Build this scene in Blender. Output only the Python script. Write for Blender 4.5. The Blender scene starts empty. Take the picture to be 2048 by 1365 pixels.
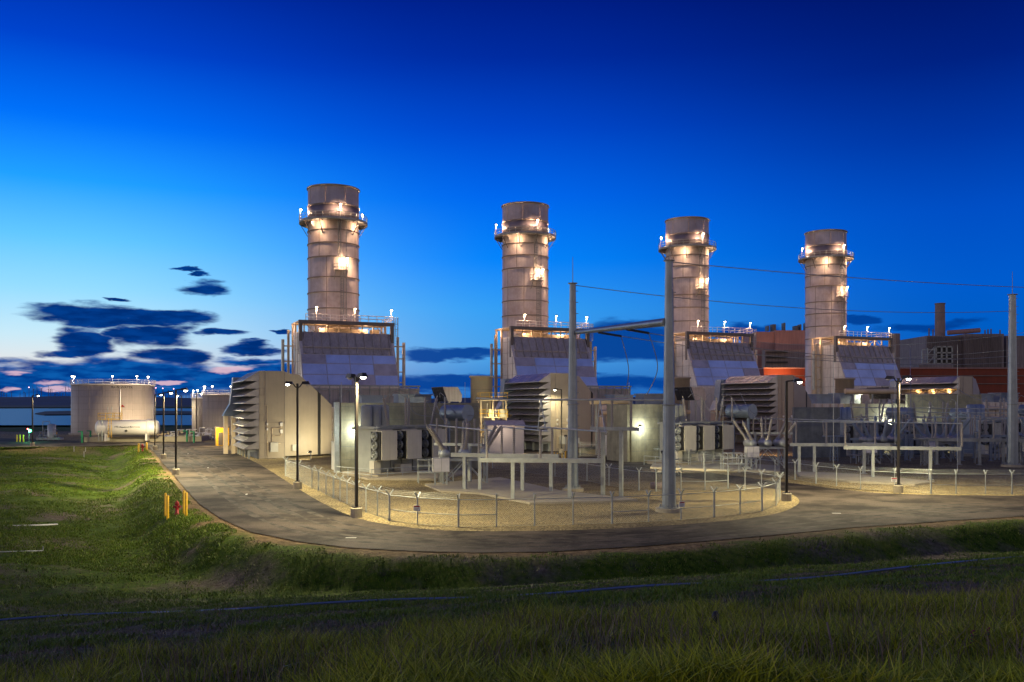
import bpy, bmesh, math, random
import numpy as np
from mathutils import Vector, Matrix
from mathutils.geometry import delaunay_2d_cdt
random.seed(7); rng = np.random.default_rng(7)
scene = bpy.context.scene
col = scene.collection
R = math.radians
# ------------------------------------------------------------------ camera
CAMZ = 7.0; F = 1800.0; HZ = 808.0
cam_d = bpy.data.cameras.new("camera"); cam = bpy.data.objects.new("camera", cam_d); col.objects.link(cam)
cam.location = (0, 0, CAMZ); cam.rotation_euler = (R(90), 0, 0)
cam_d.sensor_width = 36.0; cam_d.lens = 36.0 * F / 2048.0; cam_d.shift_y = (HZ - 682.5) / 2048.0
cam_d.clip_start = 0.1; cam_d.clip_end = 30000
scene.camera = cam
scene.view_settings.view_transform = 'Standard'; scene.view_settings.look = 'None'
scene.view_settings.exposure = 0.25; scene.view_settings.gamma = 1.0
scene.cycles.use_denoising = True
scene.cycles.max_bounces = 6; scene.cycles.diffuse_bounces = 2; scene.cycles.glossy_bounces = 3
scene.cycles.sample_clamp_indirect = 4.0; scene.cycles.sample_clamp_direct = 0.0
scene.cycles.use_light_tree = True; scene.cycles.use_adaptive_sampling = False

def s2l(r, g, b):
    return tuple(((c/255)/12.92 if c/255 <= .04045 else ((c/255+.055)/1.055)**2.4) for c in (r, g, b)) + (1.0,)

# ------------------------------------------------------------------ world: dusk sky, a function of direction only
world = bpy.data.worlds.new("World"); scene.world = world; world.use_nodes = True
NT = world.node_tree; NT.nodes.clear()
def wn(t, **k):
    n = NT.nodes.new(t)
    for a, b in k.items(): setattr(n, a, b)
    return n
def wm(op, a, b=None, c=None, clamp=False):
    n = wn('ShaderNodeMath', operation=op); n.use_clamp = clamp
    for i, x in enumerate((a, b, c)):
        if x is None: continue
        if isinstance(x, (int, float)): n.inputs[i].default_value = x
        else: NT.links.new(x, n.inputs[i])
    return n.outputs[0]
def wramp(fac, stops, interp='EASE'):
    n = wn('ShaderNodeValToRGB'); cr = n.color_ramp; cr.interpolation = interp
    while len(cr.elements) < len(stops): cr.elements.new(0.5)
    for e, (p, c) in zip(cr.elements, stops): e.position = p; e.color = c
    NT.links.new(fac, n.inputs[0]); return n.outputs[0]
def wmix(f, a, b):
    n = wn('ShaderNodeMix', data_type='RGBA')
    if isinstance(f, (int, float)): n.inputs[0].default_value = f
    else: NT.links.new(f, n.inputs[0])
    for i, x in ((6, a), (7, b)):
        if isinstance(x, tuple): n.inputs[i].default_value = x
        else: NT.links.new(x, n.inputs[i])
    return n.outputs[2]
tc = wn('ShaderNodeTexCoord'); sx = wn('ShaderNodeSeparateXYZ'); NT.links.new(tc.outputs['Generated'], sx.inputs[0])
AZ = wm('MULTIPLY', wm('ARCTAN2', sx.outputs[0], sx.outputs[1]), 180/math.pi)
EL = wm('MULTIPLY', wm('ARCSINE', sx.outputs[2]), 180/math.pi)
def smooth(v, lo, hi):
    n = wn('ShaderNodeMapRange', interpolation_type='SMOOTHSTEP'); NT.links.new(v, n.inputs[0])
    n.inputs[1].default_value = lo; n.inputs[2].default_value = hi; return n.outputs[0]
def pxdir(x, y):
    dx = (x-1024)/F; dz = (HZ-y)/F
    return math.degrees(math.atan(dx)), math.degrees(math.atan(dz/math.sqrt(1+dx*dx)))
elf = wm('DIVIDE', wm('MAXIMUM', EL, 0.0), 90.0)
def e_(d): return d/90.0
left = wramp(elf, [(0, s2l(40,95,165)), (e_(1.0), s2l(120,160,200)), (e_(2.2), s2l(214,214,214)), (e_(4.0), s2l(186,218,232)), (e_(6.5), s2l(140,206,240)),
    (e_(9.4), s2l(92,186,244)), (e_(12.6), s2l(30,150,244)), (e_(16), s2l(0,104,232)), (e_(20), s2l(0,62,190)), (e_(25), s2l(0,30,138)), (e_(45), s2l(4,22,100)), (1, s2l(4,12,56))], 'LINEAR')
mid = wramp(elf, [(0, s2l(20,90,170)), (e_(3), s2l(70,150,215)), (e_(6), s2l(48,148,228)), (e_(9), s2l(4,124,234)), (e_(13), s2l(0,96,222)), (e_(17), s2l(0,66,190)), (e_(21), s2l(0,40,150)), (e_(25), s2l(0,24,120)), (e_(45), s2l(4,20,95)), (1, s2l(4,12,56))], 'LINEAR')
right = wramp(elf, [(0, s2l(8,66,150)), (e_(4), s2l(0,86,180)), (e_(7), s2l(0,84,190)), (e_(11), s2l(0,72,182)),
    (e_(15), s2l(0,50,152)), (e_(19), s2l(0,30,120)), (e_(24), s2l(0,15,90)), (e_(45), s2l(2,16,84)), (1, s2l(4,12,56))], 'LINEAR')
front = wmix(smooth(AZ, -4.0, 28.0), wmix(smooth(AZ, -27.0, 0.0), left, mid), right)
# clouds: ellipses of direction with torn, wind-drawn edges
cmb = wn('ShaderNodeCombineXYZ'); NT.links.new(wm('MULTIPLY', AZ, 0.30), cmb.inputs[0]); NT.links.new(wm('MULTIPLY', EL, 1.25), cmb.inputs[1])
nz = wn('ShaderNodeTexNoise'); nz.inputs['Scale'].default_value = 1.15; nz.inputs['Detail'].default_value = 5; nz.inputs['Roughness'].default_value = 0.5
NT.links.new(cmb.outputs[0], nz.inputs['Vector'])
noi = wm('MULTIPLY', wm('SUBTRACT', nz.outputs[0], 0.5), 2.5)
n2 = wn('ShaderNodeTexNoise'); n2.inputs['Scale'].default_value = .62; n2.inputs['Detail'].default_value = 5; n2.inputs['Roughness'].default_value = .6
NT.links.new(cmb.outputs[0], n2.inputs['Vector']); sc2 = wn('ShaderNodeSeparateXYZ'); NT.links.new(n2.outputs['Color'], sc2.inputs[0])
CAZ = wm('ADD', AZ, wm('MULTIPLY', wm('SUBTRACT', sc2.outputs[0], .5), 4.5)); CEL = wm('ADD', EL, wm('MULTIPLY', wm('SUBTRACT', sc2.outputs[1], .5), 1.6))
def cloud_field(lst):
    acc = None
    for (x, y, rx, ry) in lst:
        a0, e0 = pxdir(x, y); ra = rx/F*57.3*max(.6, math.cos(R(a0))**2); re = ry/F*57.3
        da = wm('MULTIPLY', wm('SUBTRACT', CAZ, a0), 1/ra); de = wm('MULTIPLY', wm('SUBTRACT', CEL, e0), 1/re)
        f = wm('SUBTRACT', 1.0, wm('ADD', wm('MULTIPLY', da, da), wm('MULTIPLY', de, de)))
        acc = f if acc is None else wm('MAXIMUM', acc, f)
    return acc
dark = cloud_field([(190,627,135,18),(320,632,95,15),(310,668,78,26),(165,678,66,24),(120,700,66,9),(405,580,58,18),(433,667,48,8),(345,712,70,17),
    (505,697,60,10),(380,545,34,4),(240,600,30,3),(560,664,24,3)])
mk = smooth(wm('ADD', dark, noi), -0.45, 0.55)
bank = cloud_field([(60,752,210,26),(240,745,230,28),(440,755,200,22),(150,785,420,16),(510,722,80,10),(560,742,110,16)])
mkb = smooth(wm('ADD', bank, wm('MULTIPLY', noi, 1.2)), -0.6, 0.6)
soft = cloud_field([(915,708,100,16),(1250,680,125,42),(1060,768,330,18),(1720,640,34,9),(1850,655,90,10),(1470,660,70,18)])
n3 = wn('ShaderNodeTexNoise'); n3.inputs['Scale'].default_value = 2.2; n3.inputs['Detail'].default_value = 5; NT.links.new(cmb.outputs[0], n3.inputs['Vector']); inner = smooth(n3.outputs[0], .36, .66)
mks = smooth(wm('ADD', soft, wm('MULTIPLY', noi, 0.9)), -0.45, 0.45)
pink = cloud_field([(108,764,36,6),(122,776,44,5),(18,779,20,5),(20,741,40,6),(340,762,50,4),(470,735,60,6)])
mkp = smooth(wm('ADD', pink, wm('MULTIPLY', noi, 0.7)), 0.0, 0.8)
sky = wmix(wm('MULTIPLY', mks, 0.95), front, s2l(0,58,138))
sky = wmix(mkb, sky, wmix(inner, s2l(0,54,128), s2l(10,84,160)))
sky = wmix(mk, sky, wmix(inner, s2l(0,42,108), s2l(2,56,130)))
sky = wmix(wm('MULTIPLY', mkp, 0.8), sky, s2l(214,178,192))
# the half of the sky behind the camera: low mauve belt brightened as added fill on camera-facing sides, deep blue above
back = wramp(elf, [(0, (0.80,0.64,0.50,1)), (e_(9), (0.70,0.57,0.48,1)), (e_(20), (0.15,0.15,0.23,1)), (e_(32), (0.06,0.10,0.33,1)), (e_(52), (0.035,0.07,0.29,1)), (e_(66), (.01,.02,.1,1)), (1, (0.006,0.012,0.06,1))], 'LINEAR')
aa = wm('ABSOLUTE', AZ)
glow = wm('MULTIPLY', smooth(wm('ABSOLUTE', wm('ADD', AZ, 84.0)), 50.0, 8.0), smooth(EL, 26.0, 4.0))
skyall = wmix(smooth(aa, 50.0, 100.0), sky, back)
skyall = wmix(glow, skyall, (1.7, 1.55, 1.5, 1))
skyall = wmix(smooth(EL, -0.5, -3.0), skyall, (0.01, 0.012, 0.015, 1))
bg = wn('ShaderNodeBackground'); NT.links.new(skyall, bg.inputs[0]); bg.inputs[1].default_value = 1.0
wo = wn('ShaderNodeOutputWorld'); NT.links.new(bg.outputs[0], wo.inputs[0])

# ------------------------------------------------------------------ helpers
def at(x, y, Y):
    return Vector(((x-1024)/F*Y, Y, CAMZ-(y-HZ)/F*Y))
def g(x, y, z=0.0):
    Y = F*(CAMZ-z)/(y-HZ); return Vector(((x-1024)/F*Y, Y, z))
TH = R(23.2); CU, SU = math.cos(TH), math.sin(TH)
O0 = Vector((-32.2, 114.6, 0)); STEP = Vector((37.84, 16.24, 0.27))
def W(u, v, z=0.0, i=0):
    return O0 + STEP*i + Vector((CU*u - SU*v, SU*u + CU*v, z))
def loc_of(p):   # world -> plant coordinates (u, v)
    d = Vector((p[0]-O0.x, p[1]-O0.y)); return (d.x*CU + d.y*SU, -d.x*SU + d.y*CU)

class MB:
    def __init__(s): s.v = []; s.f = []; s.sm = []
    def add(s, vs, fs, smooth=False):
        o = len(s.v); s.v += [tuple(p) for p in vs]
        for f in fs: s.f.append(tuple(i+o for i in f)); s.sm.append(smooth)
        return s
    def hexa(s, p):
        return s.add(p, [(3,2,1,0),(4,5,6,7),(0,1,5,4),(1,2,6,5),(2,3,7,6),(3,0,4,7)])
    def box(s, x0, x1, y0, y1, z0, z1):
        return s.hexa([(x0,y0,z0),(x1,y0,z0),(x1,y1,z0),(x0,y1,z0),(x0,y0,z1),(x1,y0,z1),(x1,y1,z1),(x0,y1,z1)])
    def bar(s, p0, p1, w, h=None, up=(0,0,1)):
        p0 = Vector(p0); p1 = Vector(p1); d = (p1-p0).normalized(); h = h or w
        up = Vector(up)
        if abs(d.dot(up)) > .95: up = Vector((0,1,0))
        a = d.cross(up).normalized()*(w/2); b = a.cross(d).normalized()*(h/2)
        return s.hexa([p0-a-b, p0+a-b, p1+a-b, p1-a-b, p0-a+b, p0+a+b, p1+a+b, p1-a+b])
    def tube(s, p0, p1, r0, r1=None, n=8, caps=True, smooth=True):
        p0 = Vector(p0); p1 = Vector(p1); r1 = r0 if r1 is None else r1
        d = (p1-p0).normalized(); up = Vector((0,0,1)) if abs(d.z) < .95 else Vector((0,1,0))
        a = d.cross(up).normalized(); b = d.cross(a)
        vs = []
        for p, r in ((p0, r0), (p1, r1)):
            for k in range(n):
                t = 2*math.pi*(k+.5)/n; vs.append(p + a*(r*math.cos(t)) + b*(r*math.sin(t)))
        s.add(vs, [(k, (k+1) % n, n+(k+1) % n, n+k) for k in range(n)], smooth)
        if caps: s.add(vs, [tuple(range(n))[::-1], tuple(range(n, 2*n))])
        return s
    def path(s, pts, r, n=5):
        for a, b in zip(pts[:-1], pts[1:]): s.tube(a, b, r, n=n)
        return s
    def prism(s, poly, off):
        n = len(poly); off = Vector(off); vs = [Vector(p) for p in poly]; vs += [p+off for p in vs]
        return s.add(vs, [tuple(range(n))[::-1], tuple(range(n, 2*n))] + [(k, (k+1) % n, n+(k+1) % n, n+k) for k in range(n)])
    def lathe(s, prof, c=(0,0,0), n=24, smooth=True, close=False, a0=0, a1=2*math.pi):
        full = abs(a1-a0-2*math.pi) < 1e-6; m = n if full else n+1; vs = []
        for (r, z) in prof:
            for k in range(m):
                t = a0+(a1-a0)*k/n; vs.append((c[0]+r*math.cos(t), c[1]+r*math.sin(t), c[2]+z))
        fs = []; P = len(prof)
        for j in range(P if close else P-1):
            j2 = (j+1) % P
            for k in range(n):
                k2 = (k+1) % m; fs.append((j*m+k, j*m+k2, j2*m+k2, j2*m+k))
        return s.add(vs, fs, smooth)
    def lathe_axis(s, prof, p0, p1, n=10):   # profile (r, t along axis in metres) about p0->p1
        p0 = Vector(p0); d = (Vector(p1)-p0).normalized(); up = Vector((0,0,1)) if abs(d.z) < .95 else Vector((0,1,0))
        a = d.cross(up).normalized(); b = d.cross(a); vs = []
        for (r, t) in prof:
            for k in range(n):
                th = 2*math.pi*k/n; vs.append(p0 + d*t + a*(r*math.cos(th)) + b*(r*math.sin(th)))
        fs = [(j*n+k, j*n+(k+1) % n, (j+1)*n+(k+1) % n, (j+1)*n+k) for j in range(len(prof)-1) for k in range(n)]
        fs += [tuple(range(n))[::-1], tuple(range((len(prof)-1)*n, len(prof)*n))]
        return s.add(vs, fs, True)
    def build(s, name, mat, parent=None, loc=None, rz=0.0, fix=True):
        me = bpy.data.meshes.new(name); me.from_pydata(s.v, [], s.f)
        me.polygons.foreach_set('use_smooth', s.sm); me.materials.append(mat)
        if fix:
            bm = bmesh.new(); bm.from_mesh(me); bmesh.ops.recalc_face_normals(bm, faces=bm.faces); bm.to_mesh(me); bm.free()
        o = bpy.data.objects.new(name, me); col.objects.link(o)
        if parent: o.parent = parent
        if loc is not None: o.location = loc
        o.rotation_euler = (0, 0, rz)
        return o

def tag(o, label=None, cat=None, group=None, kind=None):
    if label: o['label'] = label
    if cat: o['category'] = cat
    if group: o['group'] = group
    if kind: o['kind'] = kind
    return o
def thing(name, label, cat, loc=(0,0,0), rz=0.0, group=None):
    o = bpy.data.objects.new(name, None); col.objects.link(o); o.location = loc; o.rotation_euler = (0,0,rz)
    o.empty_display_size = 0.5
    return tag(o, label, cat, group)
def kids(o): return [c for c in list(scene.objects) if c.parent == o]
def copy_tree(o, parent=None):
    c = o.copy(); col.objects.link(c)
    if parent: c.parent = parent
    for ch in kids(o): copy_tree(ch, c)
    return c
LIGHTS = {}
GAIN = 4.0
def lamp(kind, color, power, parent=None, loc=(0,0,0), spot=None, blend=.6, size=.15, direction=None):
    power = power*GAIN; key = (kind, color, power, spot, blend, size)
    if key not in LIGHTS:
        d = bpy.data.lights.new('lamp_light', kind); d.color = color; d.energy = power; d.shadow_soft_size = size
        if kind == 'SPOT': d.spot_size = R(spot); d.spot_blend = blend
        LIGHTS[key] = d
    o = bpy.data.objects.new('lamp_light', LIGHTS[key]); col.objects.link(o)
    if parent: o.parent = parent
    o.location = loc
    if direction is not None: o.rotation_euler = Vector(direction).to_track_quat('-Z', 'Y').to_euler()
    return o

# ------------------------------------------------------------------ materials
def mat(name, c, rough=.6, metal=0.0, var=.12, scale=.6, streak=0.0, bump=0.0, bscale=20, c2=None, stain=None, spec=.5, fine=0.0, tight=.2):
    m = bpy.data.materials.new(name); m.use_nodes = True; t = m.node_tree; b = t.nodes['Principled BSDF']
    b.inputs['Roughness'].default_value = rough; b.inputs['Metallic'].default_value = metal
    b.inputs['Specular IOR Level'].default_value = spec
    tcn = t.nodes.new('ShaderNodeTexCoord'); mp = t.nodes.new('ShaderNodeMapping'); t.links.new(tcn.outputs['Object'], mp.inputs[0]); oi = t.nodes.new('ShaderNodeObjectInfo'); ml = t.nodes.new('ShaderNodeMath'); ml.operation = 'MULTIPLY'; ml.inputs[1].default_value = 90; t.links.new(oi.outputs['Random'], ml.inputs[0]); t.links.new(ml.outputs[0], mp.inputs['Location'])
    nz = t.nodes.new('ShaderNodeTexNoise'); nz.inputs['Scale'].default_value = scale; nz.inputs['Detail'].default_value = 7; nz.inputs['Roughness'].default_value = .65
    t.links.new(mp.outputs[0], nz.inputs['Vector'])
    lo = tuple(x*(1-var*1.6) for x in c)+(1,); hi = tuple(min(1, x*(1+var*1.2)) for x in (c2 or c))+(1,)
    r = t.nodes.new('ShaderNodeValToRGB'); r.color_ramp.elements[0].position = .5-tight; r.color_ramp.elements[1].position = .5+tight
    r.color_ramp.elements[0].color = lo; r.color_ramp.elements[1].color = hi; t.links.new(nz.outputs[0], r.inputs[0]); out = r.outputs[0]
    if streak:
        mp2 = t.nodes.new('ShaderNodeMapping'); mp2.inputs['Scale'].default_value = (2.2, 2.2, .12); t.links.new(tcn.outputs['Object'], mp2.inputs[0]); t.links.new(ml.outputs[0], mp2.inputs['Location'])
        n2 = t.nodes.new('ShaderNodeTexNoise'); n2.inputs['Scale'].default_value = 1.6; n2.inputs['Detail'].default_value = 6; t.links.new(mp2.outputs[0], n2.inputs['Vector'])
        r2 = t.nodes.new('ShaderNodeMapRange'); r2.inputs[1].default_value = .38; r2.inputs[2].default_value = .62; r2.inputs[3].default_value = 1-streak; r2.inputs[4].default_value = 1.0
        t.links.new(n2.outputs[0], r2.inputs[0])
        mx = t.nodes.new('ShaderNodeMix'); mx.data_type = 'RGBA'; mx.blend_type = 'MULTIPLY'; mx.inputs[0].default_value = 1
        t.links.new(out, mx.inputs[6]); t.links.new(r2.outputs[0], mx.inputs[7]); out = mx.outputs[2]
    if stain:
        n3 = t.nodes.new('ShaderNodeTexNoise'); n3.inputs['Scale'].default_value = scale*.35; n3.inputs['Detail'].default_value = 8; n3.inputs['Roughness'].default_value = .7; t.links.new(mp.outputs[0], n3.inputs['Vector'])
        r3 = t.nodes.new('ShaderNodeMapRange'); r3.inputs[1].default_value = .52; r3.inputs[2].default_value = .68; t.links.new(n3.outputs[0], r3.inputs[0])
        mx = t.nodes.new('ShaderNodeMix'); mx.data_type = 'RGBA'; mx.inputs[7].default_value = tuple(stain)+(1,)
        t.links.new(r3.outputs[0], mx.inputs[0]); t.links.new(out, mx.inputs[6]); out = mx.outputs[2]
    if fine:
        n5 = t.nodes.new('ShaderNodeTexNoise'); n5.inputs['Scale'].default_value = bscale; n5.inputs['Detail'].default_value = 3; t.links.new(mp.outputs[0], n5.inputs['Vector'])
        r5 = t.nodes.new('ShaderNodeMapRange'); r5.inputs[1].default_value = .3; r5.inputs[2].default_value = .7; r5.inputs[3].default_value = 1-fine; r5.inputs[4].default_value = 1+fine
        t.links.new(n5.outputs[0], r5.inputs[0])
        mx = t.nodes.new('ShaderNodeMix'); mx.data_type = 'RGBA'; mx.blend_type = 'MULTIPLY'; mx.inputs[0].default_value = 1
        t.links.new(out, mx.inputs[6]); t.links.new(r5.outputs[0], mx.inputs[7]); out = mx.outputs[2]
    t.links.new(out, b.inputs['Base Color'])
    if bump:
        n4 = t.nodes.new('ShaderNodeTexNoise'); n4.inputs['Scale'].default_value = bscale; n4.inputs['Detail'].default_value = 4; t.links.new(mp.outputs[0], n4.inputs['Vector'])
        bp = t.nodes.new('ShaderNodeBump'); bp.inputs['Strength'].default_value = bump; bp.inputs['Distance'].default_value = .05
        t.links.new(n4.outputs[0], bp.inputs['Height']); t.links.new(bp.outputs[0], b.inputs['Normal'])
    return m
def emat(name, c, s):
    m = bpy.data.materials.new(name); m.use_nodes = True; b = m.node_tree.nodes['Principled BSDF']
    b.inputs['Base Color'].default_value = (.8,.8,.8,1); b.inputs['Emission Color'].default_value = tuple(c)+(1,); b.inputs['Emission Strength'].default_value = s
    return m
M = {}
M['stack'] = mat('stack_paint', (.50,.445,.415), .5, var=.14, scale=.35, streak=.10, stain=(.33,.26,.22))
M['seam'] = mat('seam_steel', (.22,.185,.17), .6)
M['stackband'] = mat('stack_screen', (.17,.15,.17), .45, metal=.3)
M['tan'] = mat('tan_panel', (.33,.285,.22), .5, var=.08, scale=.25, streak=.05)
M['hood'] = mat('hood_metal', (.36,.35,.36), .36, metal=.6, var=.2, scale=.5)
M['rib'] = mat('ribbed_steel', (.36,.33,.325), .5, metal=.25, var=.12, scale=.4, streak=.2)
M['blue'] = mat('clad_sheet', (.62,.65,.70), .33, metal=.75, var=.16, scale=.18)
M['dull'] = mat('dull_sheet', (.40,.37,.40), .5, metal=.45, var=.2, scale=.3)
M['clad'] = mat('side_cladding', (.55,.50,.47), .45, metal=.3, var=.12, scale=.4, streak=.2)
M['frame'] = mat('dark_frame', (.12,.105,.10), .55, metal=.2)
M['warm'] = mat('cream_steel', (.5,.4,.28), .6)
M['white'] = mat('white_rail', (.75,.73,.7), .5)
M['galv'] = mat('galvanised_steel', (.40,.43,.42), .48, metal=.45, var=.15, scale=1.5)
M['galvdark'] = mat('weathered_shaded_steel', (.27,.29,.29), .5, metal=.4, var=.2, scale=1.2)  # dark steel; on the right switchgear its tone stands for shade
M['polesteel'] = mat('pole_steel', (.25,.29,.33), .42, metal=.55, var=.12, scale=.8, streak=.15)
M['bronze'] = mat('bronze_paint', (.022,.018,.015), .4, metal=.3)
M['conc'] = mat('concrete', (.28,.265,.18), .85, var=.2, scale=.9, streak=.12, bump=.3, bscale=6, stain=(.19,.18,.12))
M['concdark'] = mat('joint_and_shade_concrete', (.15,.165,.175), .85, var=.2, scale=.9, streak=.14, bump=.3, bscale=6)  # wall joints; also the unlit walls, their shade put into the colour
M['pad'] = mat('slab_concrete', (.34,.30,.22), .9, var=.1, scale=.5, bump=.2, bscale=10, fine=.12)
M['insul'] = mat('porcelain', (.28,.26,.24), .3, var=.1)
M['radiator'] = mat('radiator_paint', (.52,.50,.42), .5, var=.06, scale=.8, streak=.1)
M['tank_t'] = mat('transformer_paint', (.30,.32,.29), .5, var=.1)
M['bluegrey'] = mat('bluegrey_paint_and_shade', (.20,.25,.32), .4, metal=.3, var=.15)  # blue-grey paint; on the right switchgear it carries shade as colour
M['black'] = mat('black_rubber', (.012,.012,.013), .6)
M['yellow'] = mat('yellow_paint', (.72,.42,.015), .5, var=.15, scale=3, stain=(.45,.27,.03))
M['red'] = mat('red_paint', (.32,.015,.015), .45)
M['green'] = mat('green_paint', (.0,.20,.08), .45)
M['tankp'] = mat('tank_paint', (.32,.28,.24), .55, var=.06, scale=.2, streak=.12)
M['ammonia'] = mat('white_vessel', (.70,.66,.62), .35, var=.05, scale=.4)
M['ink'] = mat('black_lettering', (.02,.02,.02), .6)
M['wire'] = mat('cable', (.22,.23,.24), .5, metal=.4)
M['sign'] = mat('sign_white', (.75,.75,.73), .5)
M['cabinet'] = mat('cabinet_grey', (.45,.45,.42), .5, var=.08)
M['pinkwall'] = mat('rose_siding', (.29,.17,.16), .7, var=.12, scale=.1, streak=.2)
M['brick'] = mat('rust_red_wall', (.17,.03,.012), .75, var=.15, scale=.15, streak=.15)
M['greysiding'] = mat('grey_siding', (.20,.17,.17), .7, var=.12, scale=.12, streak=.35)
M['chimney'] = mat('chimney_brick', (.21,.155,.145), .8, var=.15, scale=.4)
M['lens'] = emat('lamp_lens', (1,.92,.72), 22)
M['lensw'] = emat('lamp_lens_warm', (1,.74,.46), 26)
M['redlight'] = emat('beacon_pink', (1,.45,.6), 5)
M['glow'] = emat('green_signal', (.05,1,.35), 9)
M['redsig'] = emat('red_signal', (1,.04,.03), 9)
M['orange'] = emat('orange_beacon', (1,.25,.03), 6)
WARM = (1.0,.60,.34); YEL = (1.0,.86,.50); WHT = (.95,1.0,.86)

# ------------------------------------------------------------------ ground
OUT = [(-400,895),(0,895),(200,893),(283,890),(300,898),(310,907),(324,925),(342,945),(368,975),(398,1008),(440,1037),(500,1064),(600,1084),(700,1096),(830,1103),(960,1106),
       (1100,1104),(1300,1092),(1500,1075),(1700,1056),(1900,1042),(2048,1033),(2300,1018)]
outer = [g(x, y) for x, y in OUT]
padpoly = [Vector((-170, 150, 0))] + outer[0:] + [Vector((200, 70, 0)), Vector((420, 120, 0)), Vector((420, 520, 0)), Vector((60, 520, 0)), Vector((-20, 270, 0)), Vector((-90, 232, 0)), Vector((-170, 215, 0))]
PP = np.array([[p.x, p.y] for p in padpoly])
def dist_poly(X, Y):
    d = np.full(X.shape, 1e9); inside = np.zeros(X.shape, bool); n = len(PP)
    for i in range(n):
        a = PP[i]; b = PP[(i+1) % n]; ab = b-a; L2 = ab@ab
        t = np.clip(((X-a[0])*ab[0]+(Y-a[1])*ab[1])/L2, 0, 1)
        d = np.minimum(d, np.hypot(X-(a[0]+t*ab[0]), Y-(a[1]+t*ab[1])))
        c = ((a[1] > Y) != (b[1] > Y))
        with np.errstate(divide='ignore', invalid='ignore'):
            xi = (b[0]-a[0])*(Y-a[1])/((b[1]-a[1]) if b[1] != a[1] else 1e-9)+a[0]
        inside ^= (c & (X < xi))
    return np.where(inside, -d, d)
_p = rng.uniform(0, 6.28, 64); _dr = rng.uniform(0, 6.28, 64)
def wav(X, Y, f0, n=6, k=0):
    z = 0
    for i in range(n):
        f = f0*(1.75**i); z = z + np.sin(f*(X*math.cos(_dr[k+i])+Y*math.sin(_dr[k+i]))+_p[k+i]+1.3*np.sin(.6*f*(X*math.sin(_dr[k+i])-Y*math.cos(_dr[k+i]))+_p[(k+i+20) % 64]))/(1.45**i)
    return z/2.2
def sst(x, a, b):
    t = np.clip((x-a)/(b-a), 0, 1); return t*t*(3-2*t)
def height(X, Y):
    d = dist_poly(X, Y)
    sw = -0.02 - 1.5*sst(d, 1.6, 5.2) + 0.8*sst(d, 6.0, 13.0)
    far = -0.02 - 4.2*sst(d, 3.0, 260.0)
    k = sst(Y, 170, 215); k = np.maximum(k, sst(-X, 150, 260))
    base = sw*(1-k)+far*k
    base = base + sst(d, 1.5, 4.0)*(0.13*wav(X, Y, .62, 7)+.14*wav(X, Y, .14, 3, 9))
    q = -.29*X + .957*Y
    berm = 5.25 - .185*(np.maximum(q, 2)-4) + .09*wav(X, Y, .5, 6, 14)
    berm = np.minimum(berm, 5.4)
    kk = .35; m = np.maximum(berm, base); z = m + kk*np.exp(-np.abs(berm-base)/kk)*.35
    z = np.where((Y < 60) & (d > 4), z, base)
    z = np.where(d < 0, -0.02-.3*np.minimum(1, -d/1.0), z)
    # far: flat marsh under the river, land again across it
    fl = sst(Y, 380, 520); z = z*(1-fl)+(-6)*fl
    shore = sst(Y+60*wav(X, Y, .004, 3, 30), 1750, 1950); z = np.where(Y > 1500, -6+shore*3.6, z)
    return z, d
def axis(lo, hi, a, b, step, grow):
    xs = list(np.arange(a, b+1e-6, step)); x = b; s = step
    while x < hi: s *= grow; x += s; xs.append(x)
    x = a; s = step
    while x > lo: s *= grow; x -= s; xs.insert(0, x)
    return np.array(xs)
xs = axis(-9000, 9000, -48, 44, .38, 1.12); ys = axis(-80, 12000, 4, 66, .38, 1.06)
GX, GY = np.meshgrid(xs, ys); GZ, GD = height(GX, GY)
ny, nx = GX.shape
me = bpy.data.meshes.new('ground'); me.vertices.add(nx*ny); me.vertices.foreach_set('co', np.stack([GX, GY, GZ], -1).astype(np.float32).ravel())
idx = np.arange(nx*ny).reshape(ny, nx); quads = np.stack([idx[:-1, :-1], idx[:-1, 1:], idx[1:, 1:], idx[1:, :-1]], -1).reshape(-1, 4)
me.loops.add(quads.size); me.loops.foreach_set('vertex_index', quads.ravel().astype(np.int32)); me.polygons.add(len(quads))
me.polygons.foreach_set('loop_start', np.arange(0, quads.size, 4, dtype=np.int32)); me.polygons.foreach_set('use_smooth', np.ones(len(quads), bool)); me.update(calc_edges=True)
at_ = me.attributes.new('verge', 'FLOAT', 'POINT')
def verge_f(X, Y, D): return 1-sst(D+1.1*wav(X, Y, .8, 6, 40), .5, 1.9)
at_.data.foreach_set('value', verge_f(GX, GY, GD).astype(np.float32).ravel())
gm = bpy.data.materials.new('meadow_soil'); gm.use_nodes = True; t = gm.node_tree; b = t.nodes['Principled BSDF']; b.inputs['Roughness'].default_value = .95; b.inputs['Specular IOR Level'].default_value = .1
geo = t.nodes.new('ShaderNodeNewGeometry'); at2 = t.nodes.new('ShaderNodeAttribute'); at2.attribute_name = 'verge'
def tn(sc, det=6, ro=.6):
    n = t.nodes.new('ShaderNodeTexNoise'); n.inputs['Scale'].default_value = sc; n.inputs['Detail'].default_value = det; n.inputs['Roughness'].default_value = ro; t.links.new(geo.outputs['Position'], n.inputs['Vector']); return n.outputs[0]
def tr(f, st):
    n = t.nodes.new('ShaderNodeValToRGB')
    while len(n.color_ramp.elements) < len(st): n.color_ramp.elements.new(.5)
    for e, (p, c) in zip(n.color_ramp.elements, st): e.position = p; e.color = tuple(c)+(1,)
    t.links.new(f, n.inputs[0]); return n.outputs[0]
def tx(f, a, c):
    n = t.nodes.new('ShaderNodeMix'); n.data_type = 'RGBA'; t.links.new(f, n.inputs[0]); t.links.new(a, n.inputs[6]); t.links.new(c, n.inputs[7]); return n.outputs[2]
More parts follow.
